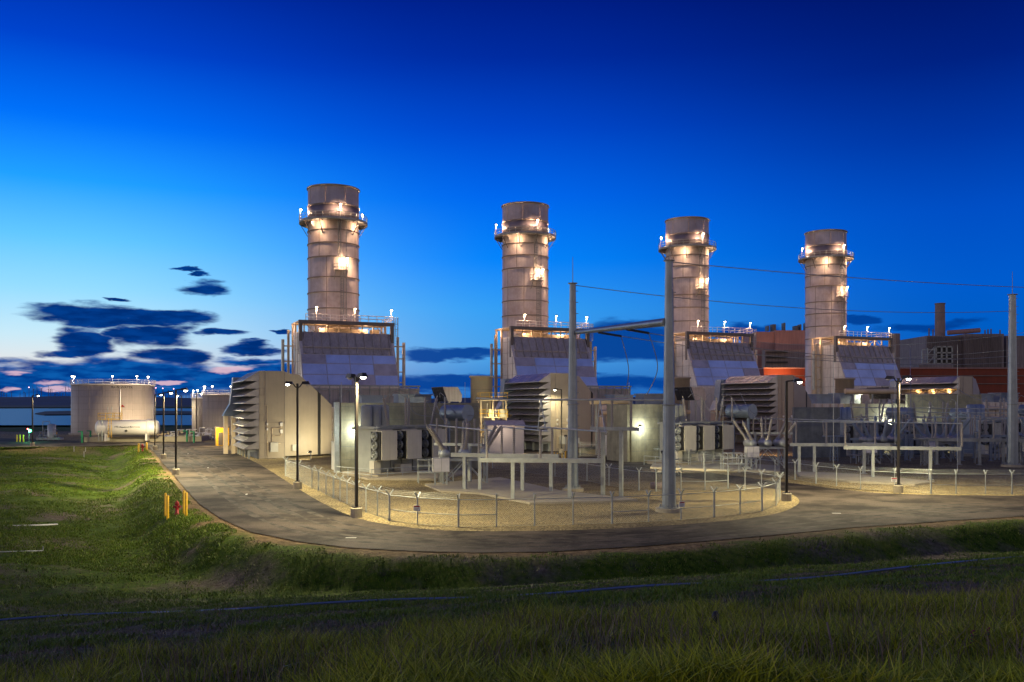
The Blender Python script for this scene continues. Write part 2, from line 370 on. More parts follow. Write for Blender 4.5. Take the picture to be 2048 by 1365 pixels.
grassc = tr(tn(3.0), [(.3, (.016,.030,.003)), (.5, (.055,.10,.006)), (.75, (.12,.14,.015))])
dryc = tr(tn(4.5), [(.3, (.055,.042,.028)), (.7, (.20,.165,.12))])
sand = tr(tn(2.2, 9, .75), [(.34, (.05,.034,.018)), (.5, (.15,.10,.05)), (.68, (.30,.21,.11))])
patch = tr(tn(.16, 5), [(.50, (0,0,0)), (.62, (1,1,1))])
c1 = tx(patch, grassc, dryc); c1 = tx(at2.outputs['Fac'], c1, sand); t.links.new(c1, b.inputs['Base Color'])
bp = t.nodes.new('ShaderNodeBump'); bp.inputs['Strength'].default_value = .7; bp.inputs['Distance'].default_value = .08; t.links.new(tn(7, 6, .7), bp.inputs['Height']); t.links.new(bp.outputs[0], b.inputs['Normal'])
me.materials.append(gm); ground = bpy.data.objects.new('ground', me); col.objects.link(ground)
tag(ground, 'dark grassy meadow with a swale sloping round the road to the river', 'ground', kind='structure')

def sheet(name, pts, z, m, label, cat):
    n = len(pts); res = delaunay_2d_cdt([Vector((p[0], p[1])) for p in pts], [], [list(range(n))], 1, 1e-5)
    vs = [(v.x, v.y, z) for v in res[0]]; fs = []
    for f in res[2]:
        a = sum(vs[f[k]][0]*vs[f[(k+1) % len(f)]][1]-vs[f[(k+1) % len(f)]][0]*vs[f[k]][1] for k in range(len(f))); fs.append(f if a > 0 else f[::-1])
    me = bpy.data.meshes.new(name); me.from_pydata(vs, [], fs); me.materials.append(m)
    o = bpy.data.objects.new(name, me); col.objects.link(o); return tag(o, label, cat, kind='structure')
M['gravel'] = mat('gravel', (.22,.172,.085), .95, var=.25, scale=.35, bump=1.0, bscale=8, fine=1.0, spec=.2)
M['asphalt'] = mat('asphalt', (.032,.026,.021), .85, var=.35, scale=.22, bump=.2, bscale=12, fine=.35, c2=(.062,.050,.040), stain=(.095,.076,.058), spec=.12, tight=.1)
M['paint'] = mat('road_paint', (.7,.7,.66), .7)
sheet('gravel_yard', padpoly, 0.0, M['gravel'], 'tan gravel yard spread under the whole power plant', 'yard')
def smooth_line(pts, n=4):
    P = [Vector(p) for p in pts]; out = []
    for i in range(len(P)-1):
        p0 = P[max(i-1, 0)]; p1 = P[i]; p2 = P[i+1]; p3 = P[min(i+2, len(P)-1)]
        for k in range(n):
            u = k/n; out.append(.5*((2*p1)+(p2-p0)*u+(2*p0-5*p1+4*p2-p3)*u*u+(3*p1-p0-3*p2+p3)*u**3))
    out.append(P[-1]); return out
# asphalt: front road and the branch behind the fenced island; the island lies on it
farE = [(1000,887),(1040,893),(1150,904),(1280,924),(1400,943),(1550,963),(1680,979),(1750,986),(1860,990.5),(2048,992),(2300,990)]
far_w = [g(x, y) for x, y in farE]
left_in = [g(x, y) for x, y in [(-400,874),(0,877),(160,882),(300,885),(395,883),(440,889)]]
road_pts = outer[:] + far_w[::-1] + [g(960,884), g(700,890), g(560,893), g(470,896)] + left_in[::-1]
sheet('road', road_pts, 0.006, M['asphalt'], 'dark asphalt road looping round the fenced switchyard', 'road')
isl = [(440,893),(470,906),(520,930),(590,974),(640,1004),(700,1032),(760,1047),(860,1060),(960,1063),(1100,1062),(1250,1057),(1400,1047),(1500,1037),(1560,1026),(1592,1012),(1598,1000),(1580,988),(1545,978),(1450,966),(1330,950),(1200,931),(1080,912),(1000,898),(965,890),(700,895),(560,897)]
island_w = smooth_line([g(x, y) for x, y in isl]+[g(*isl[0])], 3)[:-1]
sheet('gravel_island', island_w, 0.014, M['gravel'], 'tan gravel island inside the loop of the road', 'gravel')
for (x, y) in [(702,1076),(493,989),(416,936),(376,908),(1673,1027)]:
    p = g(x, y, .012); a = R(25) if x < 600 else R(90)
    o = MB().box(-.07,.07,-.28,.28,0,.004).build('road_marking', M['paint'], None, p, -a if x > 600 else R(12)); tag(o, 'short white dash painted on the asphalt road', 'road marking', 'white dashes on the road', 'structure')
M['track'] = mat('worn_asphalt', (.022,.018,.015), .8, var=.4, scale=.9, c2=(.05,.042,.034), fine=.3, bscale=12, spec=.15, tight=.1)
def ribbon(name, pts, w, z, m, label, cat):
    P = smooth_line(pts, 5); vs = []; fs = []
    for k, p in enumerate(P):
        d = (P[min(k+1, len(P)-1)]-P[max(k-1, 0)]).normalized(); n_ = Vector((-d.y, d.x, 0)); w2 = w*(1+.35*math.sin(k*1.7)+.2*math.sin(k*.61))/2
        vs += [tuple(p+n_*w2+Vector((0,0,z))), tuple(p-n_*w2+Vector((0,0,z)))]
        if k: fs.append((2*k-2, 2*k-1, 2*k+1, 2*k))
    me = bpy.data.meshes.new(name); me.from_pydata(vs, [], fs); me.materials.append(m); o = bpy.data.objects.new(name, me); col.objects.link(o); return tag(o, label, cat, kind='structure')
for k, off in enumerate((-1.9, -.4, 1.1, 2.6)):
    pts = [g(x, y) for x, y in [(345,893),(400,925),(460,968),(540,1020),(640,1058),(800,1080),(960,1085),(1150,1082),(1350,1070),(1550,1052),(1750,1030),(2048,1012)]]
    q = []
    for i, p in enumerate(pts):
        d = (pts[min(i+1, len(pts)-1)]-pts[max(i-1, 0)]).normalized(); q.append(p+Vector((-d.y, d.x, 0))*off*.8)
    ribbon('road_track', q, .42, .0095, M['track'], 'dark worn wheel track along the asphalt road', 'wheel track')
# river, marsh islands, far hills
wmat = bpy.data.materials.new('river_water'); wmat.use_nodes = True; b = wmat.node_tree.nodes['Principled BSDF']; b.inputs['Base Color'].default_value = (.004,.06,.19,1); b.inputs['Roughness'].default_value = .35; b.inputs['Specular IOR Level'].default_value = .12
t = wmat.node_tree; tcn = t.nodes.new('ShaderNodeTexCoord'); mp = t.nodes.new('ShaderNodeMapping'); mp.inputs['Scale'].default_value = (.02,.12,1); n = t.nodes.new('ShaderNodeTexNoise'); n.inputs['Scale'].default_value = 1; n.inputs['Detail'].default_value = 5
bp = t.nodes.new('ShaderNodeBump'); bp.inputs['Strength'].default_value = .25; bp.inputs['Distance'].default_value = .5
t.links.new(tcn.outputs['Object'], mp.inputs[0]); t.links.new(mp.outputs[0], n.inputs['Vector']); t.links.new(n.outputs[0], bp.inputs['Height']); t.links.new(bp.outputs[0], b.inputs['Normal'])
sheet('river', [(-3000,420),(3000,420),(3000,2300),(-3000,2300)], -3.0, wmat, 'wide blue river lying behind the plant', 'river')
M['marsh'] = mat('marsh_reeds', (.018,.028,.032), .95, var=.3, scale=.02)
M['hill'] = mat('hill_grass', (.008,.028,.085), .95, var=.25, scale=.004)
for (pts, lab) in [([(70,829),(90,824.5),(160,823),(310,823),(420,825),(420,830),(310,830.5),(160,831),(90,831.5)], 'low dark reed island in the river left of the tank'),
                   ([(-700,817.5),(150,816),(330,815.5),(700,815),(1100,815),(1100,811),(-700,811)], 'long dark marsh bank along the far side of the river')]:
    bm = MB(); w = [g(x, y, -2.9) for x, y in pts]; bm.prism(w, (0,0,.9 if len(pts) > 8 else 1.6)); o = bm.build('marsh_island', M['marsh']); tag(o, lab, 'marsh', kind='structure')
bm = MB(); HX = np.linspace(-9000, 9000, 160); HYs = [4600, 5600, 6500, 7400]
hv = []
for j, hy in enumerate(HYs):
    for hx in HX:
        hv.append((hx, hy, [-4, 30, 54+7*math.sin(hx*.0013)+4*math.sin(hx*.0041+1)+2*math.sin(hx*.011), 30][j]))
bm.add(hv, [(j*160+k, j*160+k+1, (j+1)*160+k+1, (j+1)*160+k) for j in range(3) for k in range(159)], True)
tag(bm.build('hills', M['hill']), 'long low dark blue hills on the horizon', 'hills', kind='structure')

# ------------------------------------------------------------------ small lamp on a pole (a part with sub-parts)
def pole_lamp(parent, p, h, side=(0,-1), power=60, lens='lensw', color=WARM, r=.05, name='lamp', cap=.2):
    p = Vector(p); s = Vector((side[0], side[1], 0)); t = p+Vector((0,0,h)); hd = t+s*.22
    m = MB(); m.tube(p, t, r); m.bar(t, hd+Vector((0,0,.05)), r*1.6); o = m.build(name, M['white'], parent)
    MB().lathe([(0,.22),(cap*.7,.2),(cap,.02),(cap,0)], hd, 10).build('lamp_cap', M['bronze'], o)
    MB().lathe([(0,-.16),(cap*.6,-.13),(cap*.92,0),(0,0)], hd, 10).build('lamp_lens', M[lens], o)
    if power: lamp('POINT', color, power, o, hd+Vector((0,0,-.4)), size=.12)
    return o
def railing(m, pts, h=1.07, r=.035, spacing=1.6, rails=2, closed=False):
    P = [Vector(p) for p in pts]; 
    if closed: P = P+[P[0]]
    for a, b in zip(P[:-1], P[1:]):
        n = max(1, round((b-a).length/spacing))
        for k in range(n+1):
            q = a.lerp(b, k/n); m.tube(q, q+Vector((0,0,h)), r, n=5)
        for k in range(rails):
            z = Vector((0,0,h*(1-.5*k))); m.tube(a+z, b+z, r, n=5)
    return m
def ladder(m, p, h, w=.45, axis_=(1,0), cage=None, r=.035):
    p = Vector(p); a = Vector((axis_[0], axis_[1], 0))*w/2
    m.tube(p-a, p-a+Vector((0,0,h)), r, n=5); m.tube(p+a, p+a+Vector((0,0,h)), r, n=5)
    z = .3
    while z < h: m.tube(p-a+Vector((0,0,z)), p+a+Vector((0,0,z)), r*.7, n=4, caps=False); z += .45
    if cage:
        nrm = Vector((cage[0], cage[1], 0)); z = 2.2
        while z < h:
            ring = [p+a*1.5*math.cos(t)+nrm*(.05+.7*math.sin(t))+Vector((0,0,z)) for t in np.linspace(0, math.pi, 7)]
            m.path(ring, r*.7, 4); z += 1.1
        for t in (math.pi*.25, math.pi*.5, math.pi*.75):
            q = p+a*1.5*math.cos(t)+nrm*(.05+.7*math.sin(t)); m.tube(q+Vector((0,0,2.2)), q+Vector((0,0,h)), r*.6, n=4)

# ------------------------------------------------------------------ exhaust stack (local: origin at stack axis)
SZ = 48.8; SR = 4.9
def make_stack(label):
    o = thing('exhaust_stack', label, 'smokestack', W(21.8, 58, 0, 0), TH, 'exhaust stacks in a row')
    MB().lathe([(SR,-.5),(SR,SZ),(SR-.18,SZ),(SR-.18,SZ-9),(0,SZ-9)], n=72).build('shell', M['stack'], o)
    m = MB()
    for z in (45.3, 40.4, 37.9, 35.2, 31.3, 28.4, 25.3, 22.3, 18, 13): m.lathe([(SR-.02,z-.09),(SR+.15,z-.09),(SR+.15,z+.09),(SR-.02,z+.09)], n=72, close=True)
    m.lathe([(SR-.2,SZ-.05),(SR+.24,SZ-.05),(SR+.24,SZ+.16),(SR-.2,SZ+.16)], n=72, close=True)
    m.build('stiffener_ring', M['seam'], o)
    m = MB()
    lev = [(45.3,SZ,15),(40.4,42.4,0),(37.9,40.4,0),(35.2,37.9,0),(31.3,35.2,18),(28.4,31.3,18),(25.3,28.4,18),(18,25.3,18),(0,18,18)]
    for (a, b, off) in lev:
        for k in range(8):
            th = R(off+45*k); c, s_ = math.cos(th), math.sin(th)
            m.bar((c*(SR+.0), s_*(SR+.0), a+.13), (c*(SR+.0), s_*(SR+.0), b-.13), .10, .06, up=(c, s_, 0))
    m.build('plate_seam', M['seam'], o)
    MB().lathe([(SR+.01,42.6),(SR+.05,42.6),(SR+.05,45.1),(SR+.01,45.1)], n=72, close=True).build('screen_band', M['stackband'], o)
    m = MB(); PR = 6.55; PZ = 42.3
    m.lathe([(SR+.08,PZ-.12),(PR,PZ-.12),(PR,PZ+.12),(SR+.08,PZ+.12)], n=48, close=True, smooth=False)
    m.lathe([(PR-.05,PZ-.3),(PR+.05,PZ-.3),(PR+.05,PZ+.2),(PR-.05,PZ+.2)], n=48, close=True)
    pl = m.build('platform', M['galvdark'], o)
    for k in range(10):
        m = MB(); th = R(18+36*k); c, s_ = math.cos(th), math.sin(th)
        m.bar((c*(PR-.1), s_*(PR-.1), PZ-.2), (c*SR, s_*SR, PZ-2.7), .12); m.bar((c*PR, s_*PR, PZ-.22), (c*SR, s_*SR, PZ-.22), .14)
        m.build('bracket', M['frame'], pl)
    m = MB(); ring = [(PR*math.cos(R(a)), PR*math.sin(R(a)), PZ+.12) for a in range(0, 360, 12)]; railing(m, ring, 1.1, .045, 1.5, closed=True)
    m.build('railing', M['galv'], pl)
    for a in (-90, -90-104, -90+104):
        c, s_ = math.cos(R(a)), math.sin(R(a)); rr = PR-.15 if a != -90 else SR+1.25
        pole_lamp(pl, (c*rr, s_*rr, PZ), 2.6, (-c*.7, -s_*.7) if a != -90 else (c, s_), 430, cap=.24, r=.06)
    for a in (-90-40, -90+40, -90+150): lamp('POINT', WARM, 120, pl, (6.1*math.cos(R(a)), 6.1*math.sin(R(a)), PZ-1.0), size=.2)
    # ladder down the camera side, with a rest platform
    m = MB(); ladder(m, (0, -SR-.35, 32.7), PZ-32.5, .5, (1,0), (0,-1), .05); ladder(m, (.55, -SR-.35, 22), 11.1, .5, (1,0), (0,-1), .05)
    m.tube((1.4,-SR-.12,22),(1.4,-SR-.12,42),.07,n=6)
    m.build('ladder', M['galvdark'], o)
    m = MB(); m.box(-1.0,1.5,-SR-1.35,-SR-.02,32.4,32.52); 
    for u in (-.9,1.4): m.bar((u,-SR-1.3,32.4),(u,-SR,30.7),.09)
    railing(m, [(-1,-SR-.1,32.5),(-1,-SR-1.3,32.5),(1.5,-SR-1.3,32.5),(1.5,-SR-.1,32.5)], 1.1, .045, 1.0)
    rp = m.build('rest_platform', M['galvdark'], o)
    pole_lamp(rp, (1.35,-SR-.95,32.5), 2.3, (0,-1), 380, cap=.24, r=.06)
    return o
# ------------------------------------------------------------------ stack casing in front of it (plant-local coordinates)
def make_casing(label):
    o = thing('exhaust_casing', label, 'duct casing', W(0, 0, 0, 0), TH, 'casings under the exhaust stacks')
    U0, U1 = 12.9, 30.3
    m = MB(); prof = [(45.7,20),(41.2,10.2),(41.2,-.3),(49,-.3),(49,20)]
    m.prism([(U0, v, z) for v, z in prof], (U1-U0, 0, 0)); m.build('casing', M['clad'], o)
    def fv(z, off=0): return 41.2+(z-10.2)*4.5/9.8-off
    # blue cladding sheets, each panel proud of the casing
    m = MB(); m2 = MB(); zs = [10.3,12.2,14.2,15.9]; us = np.linspace(U0+.1, U1-.1, 5); keep_m = m; kk = 0
    for a, b in zip(zs[:-1], zs[1:]):
        for c, d in zip(us[:-1], us[1:]):
            gp = .07; kk += 1; m = MB() if kk in (3, 8, 9) else keep_m; m.hexa([(c+gp,fv(a+gp,.12),a+gp),(d-gp,fv(a+gp,.12),a+gp),(d-gp,fv(a+gp,-.1),a+gp),(c+gp,fv(a+gp,-.1),a+gp),
                    (c+gp,fv(b-gp,.12),b-gp),(d-gp,fv(b-gp,.12),b-gp),(d-gp,fv(b-gp,-.1),b-gp),(c+gp,fv(b-gp,-.1),b-gp)])
            if m is not keep_m: m.build('dull_cladding', M['dull'], o)
    keep_m.build('front_cladding', M['blue'], o)
    m = MB(); m.hexa([(U0+.5,fv(15.95,.1),15.95),(U1-.5,fv(15.95,.1),15.95),(U1-.5,fv(15.95,-.3),15.95),(U0+.5,fv(15.95,-.3),15.95),(U0+.5,fv(20,.1),20),(U1-.5,fv(20,.1),20),(U1-.5,fv(20,-.3),20),(U0+.5,fv(20,-.3),20)])
    for u in np.linspace(U0+.9, U1-.9, 11): m.bar((u, fv(16,.22), 16), (u, fv(19.95,.22), 19.95), .16, .26, up=(0,-1,.3))
    m.bar((U0+.5, fv(17.2,.26), 17.2), (U1-.5, fv(17.2,.26), 17.2), .18)
    m.build('ribbed_panel', M['rib'], o)
    m = MB()
    for z in (3,6.5,10.2,12.4,14.6,16.8,19): m.bar((U0-.03, max(fv(z),41.2)+.1, z), (U0-.03, 48.9, z), .06, .05)
    for v in (44.2, 46.6): m.bar((U0-.03, v, 0), (U0-.03, v, 16 if v < 45 else 19.9), .06, .05)
    m.build('panel_seam', M['seam'], o)
    m = MB()   # dark portal frame with roof
    for u in (U0-.05, U1-.55): m.box(u, u+.6, 44.9, 45.6, 15.9, 21.4)
    m.box(U0-.1, U1+.1, 44.8, 45.5, 21.4, 22.05); m.build('frame', M['frame'], o)
    m = MB(); m.box(U0, U1, 45.5, 53.4, 21.75, 22.0); m.build('roof_deck', M['warm'], o)
    m = MB()
    for k, u in enumerate(np.linspace(U0+1.2, U1-1.2, 8)):
        m.bar((u, 47, 20), (u, 47, 21.75), .22)
        u2 = u+(U1-U0-2.4)/7
        if k < 7: m.bar((u, 47, 20.0 if k % 2 else 21.7), (u2, 47, 21.7 if k % 2 else 20.0), .12)
        m.bar((u, 46, 20.0), (u, 52, 20.0), .25)
    for u in (U0+.2, U1-.2):
        for v in (50.2, 53): m.bar((u, v, 0), (u, v, 21.75), .35)
    m.box(U0+5.5, U0+8.5, 50.5, 52.9, 19.2, 21.2); m.box(U1-2.6, U1-1.2, 50.5, 52.9, 19.2, 21.2)
    m.build('truss', M['warm'], o)
    m = MB(); m.box(17.2, 26.4, 49.0, 58, -.3, 21.0); m.build('rear_duct', M['tan'], o)
    # roof rails: bright white pieces over a thin dark run
    m = MB()
    railing(m, [(U0+1.2,45.2,22.05),(U0+5.6,45.2,22.05)], 1.15, .07, 1.5); railing(m, [(U0+8.0,45.2,22.05),(U1,45.2,22.05),(U1,53,22.05)], 1.15, .07, 1.7); railing(m, [(U0+5.6,45.2,22.05),(U0+8,45.2,22.05)], 1.1, .04, 1.2)
    m.build('roof_railing', M['white'], o)
    for u in (U0+3.2, U0+10.2, U1-.3): pole_lamp(o, (u, 45.6, 22.05), 2.45, (0,-1), 130, cap=.22, r=.045)
    for u in (U0+4.5, U1-4.5): lamp('POINT', WARM, 160, o, (u, 48.5, 21.3), size=.3)
    lamp('POINT', WARM, 70, o, (U0-.9, 50.5, 20.8), size=.3); lamp('POINT', WARM, 70, o, (U1+.9, 50.5, 17), size=.3)
    # pipe risers at both sides
    m = MB(); m.tube((10.8,50,9.5),(10.8,50,18.8),.28,n=12); m.build('riser_pipe', M['galv'], o)
    m = MB()
    for z in (10.2, 12, 14.8, 17.6): m.bar((10.8,50,z),(U0,50,z),.22)
    m.bar((11.9,50.6,0),(11.9,50.6,20.6),.4); m.bar((10.8,50,9.4),(10.8,50,0),.3)
    m.build('riser_bracket', M['warm'], o)
    m = MB(); m.tube((32.9,47.2,8),(32.9,47.2,18.6),.3,n=12); m.build('riser_pipe', M['clad'], o)
    m = MB(); m.bar((31.6,46.8,8),(31.6,46.8,19.6),.42); 
    for z in (11,13,15.5,17.8): m.bar((30.3,47,z),(32.9,47,z),.2)
    m.build('riser_bracket', M['warm'], o)
    m = MB(); ladder(m, (30.9,45.4,17.5), 5.6, .5, (1,0), (0,-1), .05); m.build('roof_ladder', M['galvdark'], o)
    return o
# ------------------------------------------------------------------ inlet filter house
def make_filter_house(label, lit=False):
    o = thing('filter_house', label, 'filter house', W(0, 0, 0, 0), TH, 'air inlet filter houses')
    m = MB(); m.box(0, 3.2, 0, 12.8, -.2, 11.2); m.build('housing', M['tan'], o)
    m = MB()
    P = [(3.2,11.15),(4.2,10.85),(5.2,10.8),(7.9,8.6)]
    def ring(u, z): k = (u-3.2)/6.8; a = .02+3.5*k; b = 12.78-3.3*k; return [(u,a,.25),(u,b,.25),(u,b,z),(u,a,z)]
    secs = [ring(u, z) for u, z in P]
    for s0, s1 in zip(secs[:-1], secs[1:]): m.hexa([s0[0],s1[0],s1[1],s0[1],s0[3],s1[3],s1[2],s0[2]])
    s0, s1 = ring(8.35, 8.25), ring(10, 6.8); m.hexa([s0[0],s1[0],s1[1],s0[1],s0[3],s1[3],s1[2],s0[2]])
    m.build('inlet_duct', M['tan'], o)
    s0, s1 = ring(7.9, 8.75), ring(8.35, 8.4); MB().hexa([(p[0], p[1]+(.12 if i < 2 else -.05), p[2]-.1) for i, p in enumerate([s0[0],s1[0],s1[1],s0[1],s0[3],s1[3],s1[2],s0[2]])]).build('flexible_joint', M['black'], o)
    for k in range(10):
        zt = 9.98-.963*k; ztop = 11.2 if k == 0 else zt+.98; vs0, vs1 = .05, 12.75
        m = MB()
        m.hexa([(-1.9,vs0,zt-.10),(0,vs0,ztop-.16),(0,vs1,ztop-.16),(-1.9,vs1,zt-.10),(-1.9,vs0,zt+.02),(0,vs0,ztop),(0,vs1,ztop),(-1.9,vs1,zt+.02)])
        for v in (vs0, 6.4, vs1-.05): m.prism([(-1.88,v,zt-.1),(0,v,ztop-.18),(0,v,zt-.1)], (0,.05,0))
        for v in np.linspace(1.6,11.2,7): m.bar((-1.9,v,zt+.03),(0,v,ztop+.01),.06,.05)
        m.build('hood', M['hood'], o)
    m = MB(); m.box(-.3,0,.3,12.5,-.2,1.1)
    for v in (.5,3.5,6.5,9.5,12.3): m.bar((-1.2,v,-.2),(-1.2,v,1.0),.25); m.bar((-1.2,v,1.0),(0,v,1.0),.2)
    m.build('support', M['galvdark'], o)
    m = MB(); m.prism([(-3.2,12.9,5.3),(-.3,12.9,5.3),(-.3,12.9,10.7),(-1.8,12.9,10.7),(-2.25,12.9,7.0)], (0,1.6,0)); m.build('rear_hood', M['bluegrey'], o)
    m = MB()
    for u in (-3.0,-2.0,-1.0): m.box(u, u+.5, 13.1, 14.3, -.2, 5.3)
    m.build('duct_column', M['warm'], o)
    m = MB()   # seams, doors, conduit on the flat face
    for u in (.75, 3.18): m.bar((u,-.02,0),(u,-.02,11.1),.05,.04)
    for z in (2.0, 4.6): m.bar((.75,-.02,z),(3.15,-.02,z),.03,.03)
    for (u0, u1, z0, z1) in [(.08,.6,8.1,9.0),(.08,.6,4.8,5.6),(.1,.7,.3,2.0)]:
        for a, b in (((u0,z0),(u1,z0)),((u1,z0),(u1,z1)),((u1,z1),(u0,z1)),((u0,z1),(u0,z0))): m.bar((a[0],-.015,a[1]),(b[0],-.015,b[1]),.03,.03)
    m.build('panel_seam', M['seam'], o)
    m = MB(); m.path([(1.1,-.12,.3),(1.1,-.12,2.0),(1.6,-.12,2.0),(1.6,-.12,3.9),(2.7,-.12,3.9),(2.7,-.12,4.6)],.045); m.path([(1.6,-.12,2.9),(2.7,-.12,2.9),(2.7,-.12,3.5)],.045)
    m.path([(1.0,-.12,.3),(1.0,-.12,6.8),(.7,-.12,6.8)],.03); m.path([(2.3,-.12,1.9),(4.6,.9,1.9),(4.6,.9,.9)],.05); m.build('conduit', M['warm'], o)
    for (u, z, w, h, mm) in [(1.85,1.45,.95,1.2,'cabinet'),(2.75,4.35,.3,.45,'white'),(2.75,3.45,.3,.45,'white'),(1.0,4.4,.16,.28,'white'),(1.0,3.75,.16,.28,'white')]:
        MB().box(u-w/2,u+w/2,-.4 if w > .5 else -.25,-.01,z-h/2,z+h/2).build('junction_box', M[mm], o)
    m = MB(); m.box(4.25,4.85,.35,.6,.9,1.7); m.build('junction_box', M['cabinet'], o)
    if lit:
        for v in (2.5, 6, 9.5): lamp('POINT', (1,.5,.14), 45, o, (-.45, v, 9.6), size=.15)
    return o
# ------------------------------------------------------------------ turbine enclosure and its roof gear
def make_enclosure(label):
    o = thing('turbine_enclosure', label, 'enclosure', W(0, 0, 0, 0), TH, 'turbine enclosures')
    m = MB(); m.box(9.6, 30, 28, 40.6, -.3, 9.6)
    m.build('upper_block', M['rib'], o)
    m = MB()
    for u in np.linspace(9.8, 29.8, 13): m.bar((u,27.9,6.5),(u,27.9,9.9),.18)
    m.bar((9.6,27.9,9.95),(30.1,27.9,9.95),.22); m.bar((9.6,27.9,9.3),(30.1,27.9,9.3),.12)
    for k, u in enumerate(np.linspace(11.4, 26.4, 5)): m.bar((u,27.85,7 if k % 2 else 9.6),(u+3.3,27.85,9.6 if k % 2 else 7),.1)
    m.bar((30.1,28,9.95),(30.1,40,9.95),.15); m.build('roof_truss', M['galvdark'], o)
    m = MB(); m.box(10.3, 27, 5.5, 20, -.3, 6.5); m.build('lower_block', M['clad'], o)
    m = MB()
    for u in np.linspace(10.6, 26.8, 10): m.bar((u,5.45,0),(u,5.45,6.4),.12)
    for z in (1.6,3.4,5.0): m.bar((10.3,5.46,z),(27,5.46,z),.08)
    m.build('wall_frame', M['warm'], o)
    for (u, w, h, d) in [(15.2,3.4,1.5,3.0),(20.6,5.0,1.7,2.6)]:
        mm = MB(); mm.box(u, u+w, 8, 8+d, 6.5, 6.5+h); mm.box(u-.2,u+w+.2,7.8,8.2+d,6.5+h,6.7+h); r_ = mm.build('roof_unit', M['bluegrey'], o)
    m = MB(); m.tube((10.5,4.4,5.4),(27,4.4,5.4),.35,n=12); m.tube((13,4.2,3.6),(24,4.2,3.6),.22,n=10)
    for u in (12.5,16,19.5,23): m.tube((u,4.3,0),(u,4.3,5.4),.16,n=8)
    m.build('pipe_rack', M['warm'], o)
    # black slanted louvre bank
    m = MB(); m.prism([(25.0,1,9.35),(25.75,1,7.3),(27.8,1,7.3),(27.8,1,8.3),(27.2,1,9.35)], (0,5,0)); lv = m.build('slanted_louvre', M['rib'], o)
    m = MB()
    for k in range(5): a = k/4; m.bar((24.97+.75*a,1,9.33-2.0*a),(24.97+.75*a,6,9.33-2.0*a),.09)
    for k in range(6): v = 1.05+.98*k; m.bar((24.95,v,9.33),(25.7,v,7.31),.07)
    m.hexa([(24.97,1.02,9.3),(25.0,1.02,9.3),(25.0,5.98,9.3),(24.97,5.98,9.3),(25.70,1.02,7.32),(25.73,1.02,7.32),(25.73,5.98,7.32),(25.70,5.98,7.32)])
    m.build('louvre_grid', M['black'], lv)
    m = MB(); 
    for u in (26.0,27.6):
        for v in (1.3,5.6): MB().bar((u,v,0),(u,v,7.3),.2).build('louvre_leg', M['galvdark'], lv)
    lamp('POINT', (1.0,.72,.5), 260, o, (9.2, 4.6, 4.5), size=.2)
    return o
stack = make_stack('exhaust stack tallest in the picture, rising beside the tank farm')
casing = make_casing('blue clad casing with white side wall under the tallest exhaust stack')
fh = make_filter_house('beige filter house with hooded louvres nearest the curving road')
enc = make_enclosure('dark ribbed turbine enclosure behind the nearest beige filter house')
SL = ['exhaust stack second from the river tanks, beside the first steel pole', 'exhaust stack partly hidden behind the tall steel pole with cross arm', 'shortest looking exhaust stack farthest from the river tanks']
CL = ['blue clad casing under second stack, cut by first steel pole', 'blue clad casing beside rose coloured building, under third stack', 'blue clad casing with pipe recess under the farthest exhaust stack']
FL = ['beige filter house with dark brown hoods behind the first steel pole', 'beige filter house behind the cream transformer, lamp post before it', 'beige filter house with orange lamps glowing under its top hood']
EL_ = ['turbine enclosure with pipe rack between second filter house and concrete wall', 'turbine enclosure behind the cream transformer by the second steel pole', 'turbine enclosure half hidden behind the dark far switchgear']
VS = ['tan round vent silencer beside the second filter house', 'tan round vent silencer tucked behind the second steel pole', 'tan round vent silencer below the farthest exhaust casing']
for i in (1, 2, 3):
    for src, lab in ((stack, SL), (casing, CL), (enc, EL_)):
        c = copy_tree(src); c.location = src.location + STEP*i; c['label'] = lab[i-1]
    c = copy_tree(fh) if i < 3 else make_filter_house(FL[2], True)
    c.location = W(0, 0, 0, i); c['label'] = FL[i-1]
    o = thing('vent_silencer', VS[i-1], 'vent', W(.5, 29.1, 0, i), TH, 'round vent silencers')
    MB().lathe([(1.9,-1),(1.9,11.2),(2.15,11.3),(2.15,11.6),(1.7,11.6),(1.7,10.5),(0,10.5)], n=32).build('drum', M['tan'], o)
    m = MB()
    for z in (7.5, 9.2): m.lathe([(1.89,z-.04),(1.94,z-.04),(1.94,z+.04),(1.89,z+.04)], n=32, close=True)
    m.build('drum_band', M['seam'], o)

# ------------------------------------------------------------------ concrete fire walls
def wall(name, label, p0, p1, th, z, m, light=None, seams=True, power=85, group='concrete fire walls'):
    p0 = Vector(p0); p1 = Vector(p1); p0.z = p1.z = 0; L = (p1-p0).length; a = math.atan2((p1-p0).y, (p1-p0).x)
    o = thing(name, label, 'wall', p0, a, group)
    MB().box(0, L, 0, th, -.1, z).build('slab', m, o)
    mm = MB(); n = max(1, round(L/2.4))
    for k in range(1, n): mm.bar((L*k/n,-.004,0),(L*k/n,-.004,z-.03),.035,.012)
    for zz in np.arange(1.3, z-.3, 1.35): mm.bar((.02,-.004,zz),(L-.02,-.004,zz),.012,.03)
    for k in range(n*2):
        for zz in np.arange(.65, z, 1.35): mm.tube((L*(k+.5)/n/2,-.006,zz),(L*(k+.5)/n/2,.002,zz),.035,n=6)
    mm.build('formwork_joint', M['concdark'], o)
    if light:
        u, zl = light
        q = MB(); q.prism([(u-.18,-.02,zl+.22),(u-.18,-.22,zl+.18),(u-.18,-.26,zl),(u-.18,-.02,zl)], (.36,0,0)); w = q.build('wall_lamp', M['bronze'], o)
        MB().box(u-.16,u+.16,-.23,-.03,zl-.04,zl-.002).build('lamp_lens', M['lens'], w)
        lamp('POINT', WHT, power, w, (u,-1.0,zl-.2), size=.14)
    return o
